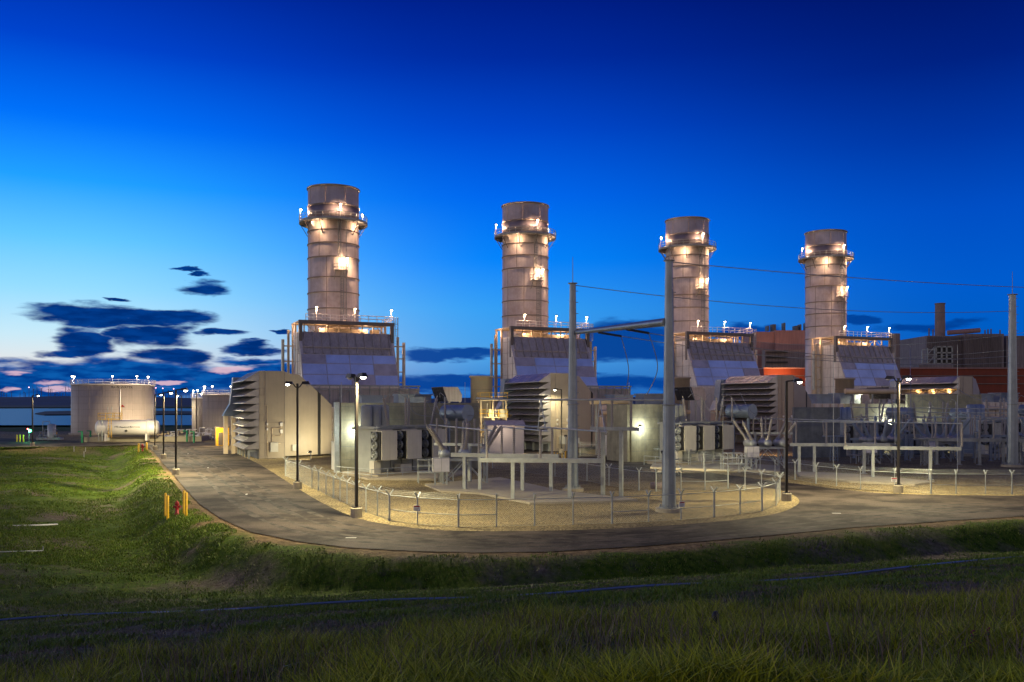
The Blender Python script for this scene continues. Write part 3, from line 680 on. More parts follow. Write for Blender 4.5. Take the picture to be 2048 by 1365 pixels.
p = g(682, 946); q = p + Vector((CU, SU, 0))*15.0
wall('concrete_wall', 'stained concrete wall with lamp behind the grey transformer', p, q, .5, 7.1, M['conc'], (1.35, 4.35))
MB().box(0,.55,0,.55,0,7.15).build('wall_end_column', M['galv'], None, p+Vector((-.6,-.1,0)), TH)
o = bpy.data.objects['wall_end_column']; tag(o, 'pale steel end post on the stained concrete wall', 'column')
p = g(1263, 925); q = g(1342, 921)
wall('concrete_wall', 'pale concrete wall with lamp between cabinet and second steel pole', p, q, .5, 6.95, M['conc'], (1.35, 4.2))
pp = p+Vector((-.15,.05,0)); wall('concrete_wall', 'narrow return of pale concrete wall beside the green louvred cabinet', pp, pp+Vector((-SU,CU,0))*5, .4, 6.9, M['conc'])
p = at(1588, 914, 117); wall('concrete_wall', 'dark grey concrete wall standing right of second transformer', p, p+Vector((6.2,.6,0)), .5, 6.55, M['concdark'])  # darker concrete stands for this wall lying unlit
p = at(1640, 917, 119.5); wall('concrete_wall', 'low dark concrete wall behind the long steel bus beam', p, p+Vector((3.2,-.8,0)), .45, 2.6, M['concdark'])
p = at(1690, 900, 132); wall('concrete_wall', 'long concrete wall backing the dark switchgear under a glaring lamp', p, p+Vector((9.5,1.8,0)), .5, 7.0, M['conc'], (7.3, 4.6), power=240)
p = at(1815, 900, 133); wall('concrete_wall', 'tall pale concrete wall at the end of the dark switchgear', p, p+Vector((12.5,3.0,0)), .5, 8.4, M['conc'], (2.2, 3.0), power=110)
# ------------------------------------------------------------------ insulators, bushings
def insul_prof(L, r, n):
    pr = [(r*.9, 0), (r*.9, .06)]
    for k in range(n):
        z = .08+(L-.16)*k/n; dz = (L-.16)/n; pr += [(r*.62, z), (r, z+dz*.35), (r*.62, z+dz*.6)]
    return pr+[(r*.9, L-.06), (r*.9, L)]
def insulator(m, p0, p1, r=.13, sheds=10, n=9):
    L = (Vector(p1)-Vector(p0)).length; m.lathe_axis(insul_prof(L, r, sheds), p0, p1, n); return m
def wire(label, a, b, sag, r=.03, group=None, n=14):
    a = Vector(a); b = Vector(b); pts = [a.lerp(b, k/n)-Vector((0,0,sag*4*(k/n)*(1-k/n))) for k in range(n+1)]
    return tag(MB().path(pts, r, 5).build('overhead_wire', M['wire']), label, 'wire', group)
# ------------------------------------------------------------------ power transformer (local x along its length, y away from the camera)
def transformer(label, loc, rz, body, rad, ln=9.0):
    o = thing('power_transformer', label, 'transformer', loc, rz, 'power transformers')
    MB().box(-.2, ln+.4, -1.3, 4.2, 0, .45).build('plinth', M['pad'], o)
    m = MB(); m.box(1.0, ln-.2, .6, 3.4, .45, 4.6); m.box(.8, ln, .4, 3.6, 4.6, 4.85)
    for x in np.linspace(1.4, ln-.6, 6): m.box(x, x+.14, .42, .6, .6, 4.55)
    m.build('oil_tank', body, o)
    bw = 1.8
    for k, x in enumerate((0.0, 3.1, 6.4)):
        m = MB()
        n = 9
        for j in range(n): a = x+.45+bw*j/n; m.box(a, a+bw/n*.62, -1.1, .5, 1.75, 4.45)
        m.box(x+.4, x+.45+bw, -1.14, -1.1, 1.7, 4.5); m.tube((x+.4,-.3,4.5),(x+.5+bw,-.3,4.5),.11); m.tube((x+.4,-.3,1.7),(x+.5+bw,-.3,1.7),.11)
        r_ = m.build('radiator', rad, o)
        m = MB(); m.box(x+.28, x+.36, -1.0, .4, 1.75, 4.4); fp = m.build('fan_panel', M['black'], r_)
        for zz in (2.2, 3.08, 3.96):
            m = MB(); m.lathe_axis([(.40,0),(.42,.02),(.42,.2),(.36,.2),(.36,.06),(.1,.06),(.1,.24),(0.01,.24)], (x+.28,-.3,zz), (x-1,-.3,zz), 16)
            for b_ in range(5):
                t_ = 2*math.pi*b_/5; m.bar((x+.16,-.3+.1*math.cos(t_),zz+.1*math.sin(t_)),(x+.16,-.3+.34*math.cos(t_+.3),zz+.34*math.sin(t_+.3)),.16,.02)
            m.build('cooling_fan', M['galvdark'], r_)
    m = MB(); m.tube((ln+1.4,1.0,6.1), (ln+1.4,-2.4,6.1), .8, n=28); m.tube((ln+1.4,-2.3,6.1), (ln+1.4,-2.45,6.1), .86, n=28)
    for y in (.4,-1.8): m.bar((ln+1.4,y,5.4),(ln+1.4,y,.1),.22)
    m.build('conservator', M['bluegrey'], o)
    m = MB()
    for x in (1.5,2.6,3.6): m.lathe([(.55,0),(.55,1.9),(.4,2.05),(0,2.1)], (x,2.6,4.85), 16)
    m.build('turret', body, o)
    for k, x in enumerate((2.6, 5.2, 8.2)):
        m = MB(); b0 = Vector((x+.2,.9,4.85)); b1 = b0+Vector(((-.55, 0, .75)[k], 0, 2.7)); insulator(m, b0, b1, .19, 14, 10); m.tube(b1, b1+(b1-b0).normalized()*.35, .05); m.build('bushing', M['insul'], o)
    m = MB(); m.bar((.2,-.6,4.9),(ln+.8,-.6,4.9),.22,.16)
    for x in (.6, ln*.55, ln+.5): m.bar((x,-.6,4.8),(x,.6,4.7),.14)
    m.build('arrester_beam', M['galvdark'], o)
    for k, x in enumerate((3.4, 5.9, 8.6)):
        m = MB(); insulator(m, (x+.35,-.6,5.0), (x+.35,-.6,7.7), .14, 14, 8); m.build('surge_arrester', M['insul'], o)
        m = MB(); s0 = Vector((x+.35,-.6,7.7)); s1 = Vector((x+(-.3,.2,1.0)[k],.9,7.7)); mid = (s0+s1)/2+Vector((-.3,0,.45)); m.path(smooth_line([s0, mid, s1], 5), .03); 
        e = s0+Vector((1.3+.25*k,-2.4,-1.9)); m.path(smooth_line([s0, s0.lerp(e,.35)+Vector((0,0,-.9)), e], 5), .03); m.build('lead_wire', M['wire'], o)
    MB().box(.2,1.0,-.2,.5,.45,1.6).build('control_box', M['radiator'], o); MB().box(ln*.35,ln*.5,-.6,.4,.45,1.2).build('control_box', M['radiator'], o)
    m = MB(); railing(m, [(-1.4,3.5,0),(-1.4,-1.9,0),(6,-1.9,0)], 1.0, .035, 1.8); m.build('guard_rail', M['galv'], o)
    return o
transformer('grey transformer with black fans before the stained concrete wall', at(742, 957, 85), R(47), M['tank_t'], M['radiator'])
transformer('cream transformer with radiator fins beside the second steel pole', at(1350, 932, 101.5), R(36), M['tank_t'], M['radiator'])
transformer('dark shaded transformer behind the farthest steel pole', at(1965, 915, 118), R(30), M['bluegrey'], M['galvdark'])  # right yard transformers: shade put into darker tank and radiator colours
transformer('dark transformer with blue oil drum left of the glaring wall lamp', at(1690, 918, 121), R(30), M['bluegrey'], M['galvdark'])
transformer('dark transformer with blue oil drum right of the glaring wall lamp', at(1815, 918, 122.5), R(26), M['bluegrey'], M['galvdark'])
# ------------------------------------------------------------------ circuit breakers
def breaker(label, loc, rz, ins, fr, s=1.0):
    o = thing('circuit_breaker', label, 'breaker', loc, rz, 'high voltage circuit breakers')
    m = MB()
    for x in (-1.9, 1.9):
        for y in (-.7, .7): m.bar((x,y,0),(x,y,2.3),.16)
        m.bar((x,-.7,.3),(x,.7,2.2),.07); m.bar((x,.7,.3),(x,-.7,2.2),.07)
    for y in (-.7, .7):
        m.bar((-1.9,y,2.3),(1.9,y,2.3),.18,.22); m.bar((-1.9,y,.2),(0,y,2.2),.07); m.bar((1.9,y,.2),(0,y,2.2),.07)
    m.build('stand', fr, o)
    for k, x in enumerate((-1.75, 0, 1.75)):
        m = MB(); m.lathe_axis([(.05,0),(.36,.04),(.42,.2),(.42,1.9),(.36,2.06),(.05,2.1)], (x,-1.05,2.8), (x,1.05,2.8), 16); tk = m.build('interrupter_tank', M['galv'] if fr is M['galv'] else fr, o)
        for y in (-.62, .62):
            b0 = Vector((x,y,3.05)); dv = Vector(((-.62,.08,.62)[k], y*.45, 1)).normalized(); b1 = b0+dv*.32; b2 = b1+dv*2.15
            m = MB(); m.tube(b0, b1, .28, .24, 12); insulator(m, b1, b2, .2, 13, 10); m.tube(b2, b2+dv*.25, .05); m.build('bushing', ins, tk)
    m = MB(); m.box(-2.9,-1.5,-1.9,-1.15,1.35,2.55); cb = m.build('control_cabinet', M['cabinet'], o)
    m = MB(); m.box(-2.85,-2.22,-1.93,-1.902,1.4,2.5); m.box(-2.18,-1.55,-1.93,-1.902,1.4,2.5); m.build('cabinet_door', M['white'], cb)
    m = MB(); m.bar((-2.7,-1.5,0),(-2.7,-1.5,1.35),.14); m.bar((-1.7,-1.5,0),(-1.7,-1.5,1.35),.14); m.build('cabinet_leg', fr, cb)
    return o
b1 = at(928, 972, 78); breaker('pale circuit breaker with six bushings beside the grey transformer', b1, TH*.5, M['insul'], M['galv'])
b2 = at(1530, 938, 98); breaker('pale circuit breaker with cabinet behind the road bend', b2, TH*.4, M['insul'], M['galv'])
b3 = at(1760, 928, 104); breaker('dark circuit breaker backlit by the glaring wall lamp', b3, TH*.4, M['bluegrey'], M['galvdark'])  # backlit breakers: shade put into dark bushing and stand colours
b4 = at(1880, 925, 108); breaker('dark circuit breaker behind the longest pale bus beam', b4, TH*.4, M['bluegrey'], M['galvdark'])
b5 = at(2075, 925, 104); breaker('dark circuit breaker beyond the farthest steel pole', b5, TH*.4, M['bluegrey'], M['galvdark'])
# access platforms with stairs
def access(label, loc, rz, m_):
    o = thing('access_platform', label, 'platform', loc, rz, 'access platforms with steps')
    m = MB(); m.box(0,2.0,0,1.4,.95,1.05)
    for x in (.05,1.95):
        for y in (.05,1.35): m.bar((x,y,0),(x,y,.95),.1)
    m.build('deck', m_, o)
    m = MB()
    for k in range(4): m.box(2.05+.28*k,2.32+.28*k,.3,1.2,.75-.24*k,.8-.24*k)
    for y in (.28,1.22): m.bar((2.0,y,.95),(3.15,y,0),.05,.2)
    m.build('steps', m_, o)
    m = MB(); railing(m, [(2,.04,1.05),(.04,.04,1.05),(.04,1.36,1.05),(2,1.36,1.05)], 1.05, .035, 1.0)
    for y in (.28,1.22): m.tube((2.05,y,1.95),(3.15,y,.95),.035); m.tube((3.15,y,0),(3.15,y,.95),.035); m.tube((2.05,y,1.0),(2.05,y,1.95),.035)
    m.build('handrail', m_, o)
    return o
access('grey access platform with steps before the pale circuit breaker', at(836, 969, 79), TH*.4, M['galv'])
access('pale access platform with steps below the second circuit breaker', at(1455, 948, 93), TH*.3, M['galv'])
access('dark access platform with steps below the backlit breaker', at(1712, 928, 103), TH*.3, M['galvdark'])
# ------------------------------------------------------------------ bus stands
def bus_stand(label, p0, p1, ztop, posts, ins, m_, bh=.32, ih=2.0, ext=None):
    p0 = Vector(p0); p1 = Vector(p1); p0.z = p1.z = 0; L = (p1-p0).length; a = math.atan2((p1-p0).y, (p1-p0).x)
    o = thing('bus_stand', label, 'bus support', p0, a, 'bus support stands')
    MB().box(0, L, -.16, .16, ztop-bh, ztop).build('beam', m_, o)
    for u in posts:
        m = MB(); m.box(u-.13,u+.13,-.13,.13,.0,ztop-bh); m.box(u-.26,u+.26,-.26,.26,.0,.06); m.build('post', m_, o)
    for u in ins:
        m = MB(); insulator(m, (u,0,ztop), (u,0,ztop+ih), .13, 12, 8); m.tube((u,0,ztop+ih),(u,0,ztop+ih+.08),.1); m.build('insulator', M['insul'], o)
    return o
p0, p1 = at(903,906,72.6), at(1117,909,70.4)
bus_stand('steel bus beam on posts just before the pale circuit breaker', p0, p1, 3.05, (1.1,2.4,5.9,8.2), (.4,2.3,4.2,5.2,8.3), M['galv'])
p0, p1 = at(960,917,65.4), at(1206,918,64.4)
bus_stand('long steel bus beam nearest the front chain link fence', p0, p1, 3.08, (2.4,6.5), (.5,4.4,8.6), M['galv'])
p0, p1 = at(1182,852,68.6), at(1277,855,66.6)
bus_stand('tall steel bus frame carrying three insulators between the steel poles', p0, p1, 5.25, (1.0,2.5), (.15,1.75,3.3), M['galvdark'], .26)
p0, p1 = at(1580,887,90.5), at(1779,887,90)
bus_stand('steel bus beam crossing before the dark grey concrete wall', p0, p1, 3.05, (.9,2.4,7.3), (.6,3.6,8.4), M['galv'])
p0, p1 = at(1687,892,84.5), at(1922,894,82.5)
bus_stand('longest pale bus beam behind the fenced road bend', p0, p1, 3.05, (2.6,7.6), (.15,10.3), M['galv'])
p0, p1 = at(1855,876,104), at(2120,878,101)
bus_stand('dark shaded bus beam behind the longest pale bus beam', p0, p1, 3.05, (1,3.4,5.5,8,11.5,14), (.5,2,3.5,5.5,7,9.5,12), M['galvdark'], .38)  # beam steel darkened in colour to stand for the yard's shade
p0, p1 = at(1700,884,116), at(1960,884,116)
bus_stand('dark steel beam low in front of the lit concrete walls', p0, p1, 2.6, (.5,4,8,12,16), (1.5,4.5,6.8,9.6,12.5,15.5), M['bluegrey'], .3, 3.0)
# bus tubes
def busbar(label, pts, r=.06, m_='galv'):
    m = MB(); m.path([Vector(p) for p in pts], r, 8); o = m.build('bus_tube', M[m_]); return tag(o, label, 'bus tube', 'aluminium bus tubes')
busbar('bright bus tube running from transformer towards the nearest bus beam', [at(859,850,85.7), at(984,862,66.4)])
busbar('middle bus tube ending at the small steel link frame', [at(1000,854,78.5), at(1098,863.3,65.2)])
busbar('bus tube passing before the first steel pole to the tall frame', [at(1030,851,84), at(1214,864.5,63.7)])
busbar('high bus tube spanning level in front of the beige louvres', [at(953,797,75), at(1000,799.5,72), at(1332,800.5,65)], .07)
busbar('bus tube crossing before the dark grey concrete wall', [at(1500,838,112), at(1580,838.5,106), at(1812,846,92)])
busbar('lowest right bus tube ending on the longest pale beam', [at(1575,843,103), at(1924,847.5,82.6)])
busbar('upper right bus tube running behind the bronze lamp post', [at(1660,833,130), at(2120,836,118)])
busbar('right bus tube passing the farthest steel pole', [at(1690,839,110), at(1880,835,112), at(2120,839.5,101)])
for (x, lab) in ((1082,'small steel link frame hanging left of the first steel pole'),(1200,'small steel link frame hanging right of the first steel pole')):
    m = MB(); Y = 68.5 if x < 1100 else 66; t0 = at(x,800,Y); 
    m.tube(t0, at(x-6,861,Y), .045); m.tube(t0, at(x+10,863,Y-1.5), .045); m.tube(at(x-3,833,Y), at(x+5,833,Y-.8), .04)
    tag(m.build('link_frame', M['galv']), lab, 'link frame')
def switch_stand(label, loc, rz, m_, h=3.2):
    o = thing('switch_stand', label, 'switch', loc, rz, 'disconnect switch stands')
    m = MB()
    for x in (-.35,.35):
        for y in (-.3,.3): m.bar((x,y,0),(x*.7,y*.7,h),.09)
    for k in range(4):
        z0 = h*k/4; z1 = h*(k+1)/4
        for y in (-.3,.3): m.bar((-.35,y,z0),(.35,y,z1),.05); m.bar((.35,y,z0),(-.35,y,z1),.05)
    m.bar((-1.5,0,h+.05),(1.5,0,h+.05),.24,.16); m.build('lattice_post', m_, o)
    for x in (-1.3,1.3):
        q = MB(); insulator(q, (x,0,h+.12), (x*1.15,0,h+2.0), .14, 11, 8); q.build('insulator', M['insul'], o)
    m = MB(); m.bar((-1.5,0,h+2.05),(1.5,0,h+2.05),.08); m.bar((.3,0,h+2.05),(1.3,-.1,h+2.6),.06); m.build('switch_blade', m_, o)
for k, (x, Y, lab) in enumerate([(1668,110,'dark switch stand right of the low dark wall'),(1725,108,'dark switch stand left of the glaring wall lamp'),(1815,110,'dark switch stand just right of the glaring wall lamp'),(1850,102,'dark switch stand at the left end of dark bus beam'),(1910,112,'dark switch stand behind the middle of dark bus beam'),(1955,106,'dark switch stand left of the farthest steel pole'),(1990,112,'dark switch stand nearest the farthest steel pole'),(2038,104,'dark switch stand right of the farthest steel pole')]):
    p = at(x, 900, Y); p.z = 0; switch_stand(lab, p, R(12+31*(k % 3)), M['galvdark'] if k % 2 else M['bluegrey'], 3.0+.3*(k % 3))  # stand colours darkened to stand for shade
for (x0, x1, y, Y, lab) in [(1690,1800,783,140,'wide tan pipe running above the dark switchgear'),(1180,1262,803,124,'tan pipe bridging from second filter house to the pale wall')]:
    a = at(x0, y, Y); b_ = at(x1, y, Y); o = thing('steam_pipe', lab, 'pipe', a, 0, 'tan pipes')
    L = b_.x-a.x; q = MB(); q.tube((0,0,0),(L,0,0),.42,n=14); q.build('pipe_run', M['warm'], o)
    for f in (.15,.5,.85): MB().bar((L*f,0,-a.z),(L*f,0,-.3),.2).build('pipe_support', M['galvdark'], o)
p = at(962, 890, 127); p.z = 0; o = thing('steel_platform', 'yellow lit steel platform stack left of the second filter house', 'platform', p, TH*.5)
m = MB()
for x in (0, 1.7, 3.6):
    for y in (0, 2.2): m.bar((x,y,0),(x,y,7.6),.16)
for z in (2.4, 5.0, 7.4): m.box(-.2,3.8,-.2,2.4,z,z+.12)
m.bar((0,0,2.5),(1.7,0,5),.09); m.bar((1.7,0,5),(3.6,0,2.5),.09); m.build('platform_frame', M['warm'], o)
m = MB()
for z in (2.5, 5.1, 7.5): railing(m, [(3.8,-.15,z),(-.15,-.15,z),(-.15,2.4,z)], 1.05, .035, 1.2)
m.build('railing', M['yellow'], o)
m = MB(); r_ = random.Random(4)
for k in range(10): x = r_.uniform(.2,3.3); z = r_.choice((.2,2.6,5.2)); m.tube((x,r_.uniform(.3,1.8),z),(x,1.0,z+r_.uniform(.8,2.0)),.09,n=7); m.tube((x,1.0,z+.9),(min(3.7,x+1.2),1.0,z+.9),.07,n=6)
m.build('pipework', M['white'], o)
for (x, z) in ((.5,2.55),(2.2,2.55),(1.2,5.15),(2.8,5.15)): MB().box(x,x+.7,.4,1.0,z,z+1.1).build('control_box', M['cabinet'], o)
lamp('POINT', (1,.85,.4), 90, o, (1.6,-1.6,5.6))
p0, p1 = at(1800,868,112), at(2110,870,109)
bus_stand('dark low steel beam farthest right behind the switch stands', p0, p1, 3.2, (.8,4,7.2,10.5,14,17), (1.6,3.2,5,6.6,8.4,10,11.8,13.4,15), M['bluegrey'], .3)
p0, p1 = at(1500,862,108), at(1585,862,107)
bus_stand('short steel beam between second breaker and dark grey wall', p0, p1, 3.6, (.6,4.2), (.4,1.8,3.2,4.7), M['galv'], .24, 1.8)
p0, p1 = at(870,882,81), at(965,884,79)
bus_stand('short steel beam with insulators beside the grey transformer', p0, p1, 3.5, (.6,3.5), (.2,1.2,2.2,3.2,4.0), M['galv'], .24, 2.1)
busbar('high dark bus tube above the shaded right switchgear', [at(1700,815,118), at(2110,820,110)])
busbar('second high dark bus tube above the shaded right switchgear', [at(1760,824,113), at(2110,828,105)])
for (x0, y0, Y0, x1, y1, Y1, sag, lab) in [(865,787,86,905,862,80,.5,'drooping cable from grey transformer to the pale breaker'),(1380,775,104,1420,845,100,.6,'drooping cable above the cream transformer'),(1480,785,104,1530,850,98,.6,'drooping cable from cream transformer to its breaker'),(1867,780,112,1935,830,106,.6,'drooping cable high above the dark bus beam'),(1915,778,112,2010,800,104,.7,'drooping cable near the farthest steel pole'),(1820,690,140,1822,842,96,.1,'slim wire falling before the fourth filter house')]:
    wire(lab, at(x0,y0,Y0), at(x1,y1,Y1), sag, .035)
# concrete pads
def pad(label, pts, z=.16):
    m = MB(); w = [Vector((p.x, p.y, -.05)) for p in pts]; m.prism(w, (0,0,z+.05)); o = m.build('concrete_pad', M['pad']); return tag(o, label, 'slab', 'concrete pads', 'structure')
pad('long concrete slab under the nearest bus beams', [g(850,972),g(1000,958),g(1120,985),g(1275,1003),g(1200,1007),g(1060,1010),g(960,990),g(880,985)])
pad('concrete slab below the grey transformer and its wall', [g(686,948),g(735,961),g(870,962),g(930,950),g(940,940),g(700,936)], .18)
pad('concrete slab under the right bus stands', [g(1590,946),g(1700,950),g(1870,966),g(1830,972),g(1700,966),g(1600,955)])
pad('concrete slab below the cream transformer', [g(1300,938),g(1420,942),g(1560,946),g(1560,934),g(1420,926),g(1310,924)])
# ------------------------------------------------------------------ steel monopoles, cross arm, wires
def monopole(label, base, h, r0, r1, rod):
    o = thing('steel_pole', label, 'pole', base, 0, 'tapered steel transmission poles')
    MB().tube((0,0,.25),(0,0,h),r0,r1,12,smooth=False).build('shaft', M['polesteel'], o)
    MB().lathe([(0,-.1),(r0*1.9,-.1),(r0*1.9,.25),(0,.25)], n=24, smooth=False).build('footing', M['pad'], o)
    m = MB(); m.lathe([(r0,.25),(r0*1.45,.25),(r0*1.45,.33),(r0,.33)], n=20, smooth=False, close=True)
    for k in range(12): t_ = 2*math.pi*k/12; m.tube((r0*1.25*math.cos(t_),r0*1.25*math.sin(t_),.3),(r0*1.25*math.cos(t_),r0*1.25*math.sin(t_),.5),.04,n=6)
    m.build('base_flange', M['galvdark'], o)
    m = MB(); zz = 2.5
    while zz < h-.4: rr = r0+(r1-r0)*zz/h; m.tube((rr*.9,-rr*.3,zz),(rr+.16,-rr*.5,zz),.025,n=5); zz += .9
    m.build('climbing_step', M['galvdark'], o)
    MB().lathe([(r0*.72,6.9),(r0*.95,6.9),(r0*.95,7.0),(r0*.72,7.0)], n=16, close=True).build('pole_collar', M['galvdark'], o)
    m = MB(); m.lathe([(0,h),(r1*1.5,h),(r1*1.5,h+.06),(0,h+.06)], n=16); m.tube((0,0,h),(0,0,h+rod),.035,.02,6); m.build('lightning_rod', M['galvdark'], o)
    return o
PA = g(1145.5, 983); PB = g(1338, 1024); PC = Vector((55.6, 100, 0))
monopole('first tapered steel pole, in the middle of the fenced gravel', PA, 16.6, .46, .25, 2.15)
monopole('second steel pole, nearest the road, on a round footing', PB, 16.25, .46, .24, 1.9)
monopole('farthest steel pole with bright climbing strip at the picture edge', PC, 19.1, .6, .36, 2.6)
A0 = PA+Vector((.2,0,12.7)); B0 = PB+Vector((-.2,0,12.3))
tag(MB().tube(A0, B0, .16, .27, 12).build('cross_arm', M['polesteel']), 'tapered steel cross arm joining the two nearest steel poles', 'cross arm')
wire('thin shield wire from the first steel pole towards the farthest pole', PA+Vector((0,0,16.5)), PC+Vector((-.2,0,17.3)), .9, .03)
wire('thin shield wire from the second steel pole out of the picture', PB+Vector((0,0,16.2)), (75,104,20.3), .6, .03)
strain = [(.30,'nearer the first steel pole'),(.62,'nearer the second steel pole')]
for k, (f, lab) in enumerate(strain):
    s = A0.lerp(B0, f); e = PC+Vector((-.3,0,11.6+.7*k)); d = (e-s).normalized(); m1 = s+d*2.2-Vector((0,0,.35))
    m = MB(); insulator(m, s-Vector((0,0,.2)), m1, .1, 16, 8); tag(m.build('strain_insulator', M['black']), 'long dark strain insulator under the cross arm '+lab, 'insulator')
    wire('phase wire leaving the cross arm '+lab, m1, e, 1.0, .03)
    m = MB(); tp = m1; lo = Vector((tp.x+(.6 if k == 0 else .2), tp.y+2.5, 7.6)); m.path(smooth_line([tp, tp.lerp(lo,.5)+Vector((.45+.3*k,0,-.2)), lo], 7), .03)
    tag(m.build('jumper_wire', M['wire']), 'hanging jumper wire below the cross arm '+lab, 'wire')
wire('lower power line passing the farthest casing towards the farthest pole', at(1420,700,140), PC+Vector((0,0,13.0)), 1.2, .03)
wire('low power line crossing before the farthest casing', at(1420,672,150), at(2120,655,110), 2.0, .03)
# slim lightning masts
for (x, yb, yt, Y, lab) in [(683,946,765,92,'slim lightning mast on the stained concrete wall end'),(1258,925,765,110,'slim lightning mast behind the high bus tube'),(1667,900,690,96,'slim mast rising from the right bus tubes'),(1915,900,690,95,'slim mast with red tip before the old boiler house'),(930,900,765,100,'slim lightning mast behind the bus tubes'),(1446,930,760,105,'slim lightning mast by the cream transformer'),(1790,900,690,100,'slim mast beside the twin headed bronze lamp post')]:
    a = at(x, yb, Y); a.z = 0; b_ = at(x, yt, Y)
    if x in (683,): a.z = 7.15
    tag(MB().tube(a, b_, .05, .02, 6).build('lightning_mast', M['galv']), lab, 'mast')
# ------------------------------------------------------------------ lamp posts
def lamp_post(label, x, yb, yt, heads, lit=1, power=1500, color=YEL, rz=0.0):
    p = g(x, yb); h = CAMZ+(HZ-yt)/F*p.y
    o = thing('lamp_post', label, 'street lamp', p, rz, 'bronze lamp posts')
    MB().lathe([(0,-.1),(.36,-.1),(.36,.55),(.32,.6),(0,.6)], n=16, smooth=False).build('footing', M['pad'], o)
    m = MB(); m.bar((0,0,.6),(0,0,h-.1),.16,.16); m.box(-.2,.2,-.2,.2,.6,.66); m.build('pole', M['bronze'], o)
    for s in heads:
        m = MB(); m.path([(0,0,h-.45),(s*.18,0,h-.38),(s*.34,0,h-.15),(s*.45,0,h-.1)] if len(heads) > 1 else [(0,0,h-.12),(s*.5,0,h-.05)], .05, 6); a = m.build('arm', M['bronze'], o)
        x0 = s*(.36 if len(heads) > 1 else .5)
        m = MB(); m.hexa([(x0,-.2,h-.16),(x0+s*.68,-.2,h-.16),(x0+s*.68,.2,h-.16),(x0,.2,h-.16),(x0+s*.05,-.14,h+.06),(x0+s*.55,-.14,h+.1),(x0+s*.55,.14,h+.1),(x0+s*.05,.14,h+.06)]); hd = m.build('luminaire', M['bronze'], o)
        on = len(heads) == 1 or s == lit
        MB().lathe([(0,-.13),(.13,-.09),(.18,0),(0,0)], (x0+s*.45,0,h-.165), 12).build('lamp_lens', M['lens'] if on else M['white'], hd)
        if on: lamp('SPOT', color, power, hd, (x0+s*.45,0,h-.36), 165, .5, .12, (0,0,-1))
    return o
lamp_post('small lamp post by the far left road', 65, 893, 790, (1,), power=900)
lamp_post('farthest of three lamp posts on the road verge', 310, 900, 788, (1,), power=2200)
lamp_post('middle of three lamp posts on the road verge', 327, 918, 784, (1,), power=3200)
lamp_post('nearest of three lamp posts on the road verge', 352, 950, 778, (1,), power=4500)
lamp_post('distant slim lamp post behind the pumps', 363, 866, 791, (-1,), power=500)
lamp_post('distant bright lamp post before the river tanks', 393, 876, 786, (1,), power=900, color=(1,.8,.5))
lamp_post('twin headed lamp post before the nearest filter house', 595, 978, 765, (-1,1), -1, power=2000)
lamp_post('twin headed lamp post before the stained concrete wall', 713, 1035, 750, (-1,1), 1, power=2600, rz=R(-50))
lamp_post('lamp post before the second filter house with brown hoods', 1123, 906, 778, (-1,), power=480)
lamp_post('single bronze lamp post at the fence corner by the road bend', 1573, 1003, 760, (1,), power=1700)
lamp_post('twin headed bronze lamp post on the right fence line', 1797, 986, 754, (-1,1), 1, power=2300, rz=R(-50))
lamp_post('short lamp post before the round vent below farthest casing', 1722, 885, 780, (1,), power=500)
# plant lights on small posts: seen lamps, plus floods added to brighten faces
def flood(label, p, d, power, color=YEL, h=4.0, spot=130):
    p = Vector(p); o = thing('flood_light', label, 'flood light', (p.x, p.y, 0), 0, 'small yard flood lights')
    MB().tube((0,0,0),(0,0,p.z),.06,n=6).build('post', M['galvdark'], o)
    D = Vector(d).normalized(); m = MB(); m.bar(Vector((0,0,p.z)), Vector((0,0,p.z))+D*.25, .34, .26); hd = m.build('flood_head', M['bronze'], o)
    m = MB(); m.bar(Vector((0,0,p.z))+D*.255, Vector((0,0,p.z))+D*.28, .3, .22); m.build('lamp_lens', M['lens'], hd)
    lamp('SPOT', color, power, hd, Vector((0,0,p.z))+D*.45, spot, .6, .15, D)
    return o
flood('flood light behind the first pole, aimed at the brown hooded filter house', at(1131,872,118), (.25,1,-.05), 260)
flood('flood light behind the pale breaker aimed at the lower louvres', at(1040,840,116), (-.2,1,.1), 380)
flood('flood light by the cream transformer shining on its radiators', at(1325,905,90), (.6,1,.02), 900)
flood('flood light low beside the nearest filter house', W(9.5,-1.5,1.6), (-.8,.32,.35), 260, YEL, 4, 150)
flood('added fill flood on the gravel aimed at the nearest filter house', W(5.5,-5.5,1.0), (-.394-.45,.919-.2,.22), 360, YEL, 4, 140)  # added to light the flat face of the filter house
flood('small lamp beside the round vent left of second filter house', at(962,800,147), (.1,1,.12), 220, YEL)
flood('added fill lamp beside the round vent below the farthest casing', at(1655,800,196), (.15,1,.15), 260, YEL)  # added to brighten the vent drum
flood('flood light before the third filter house', at(1575,880,118), (-.1,1,.25), 800, WARM)

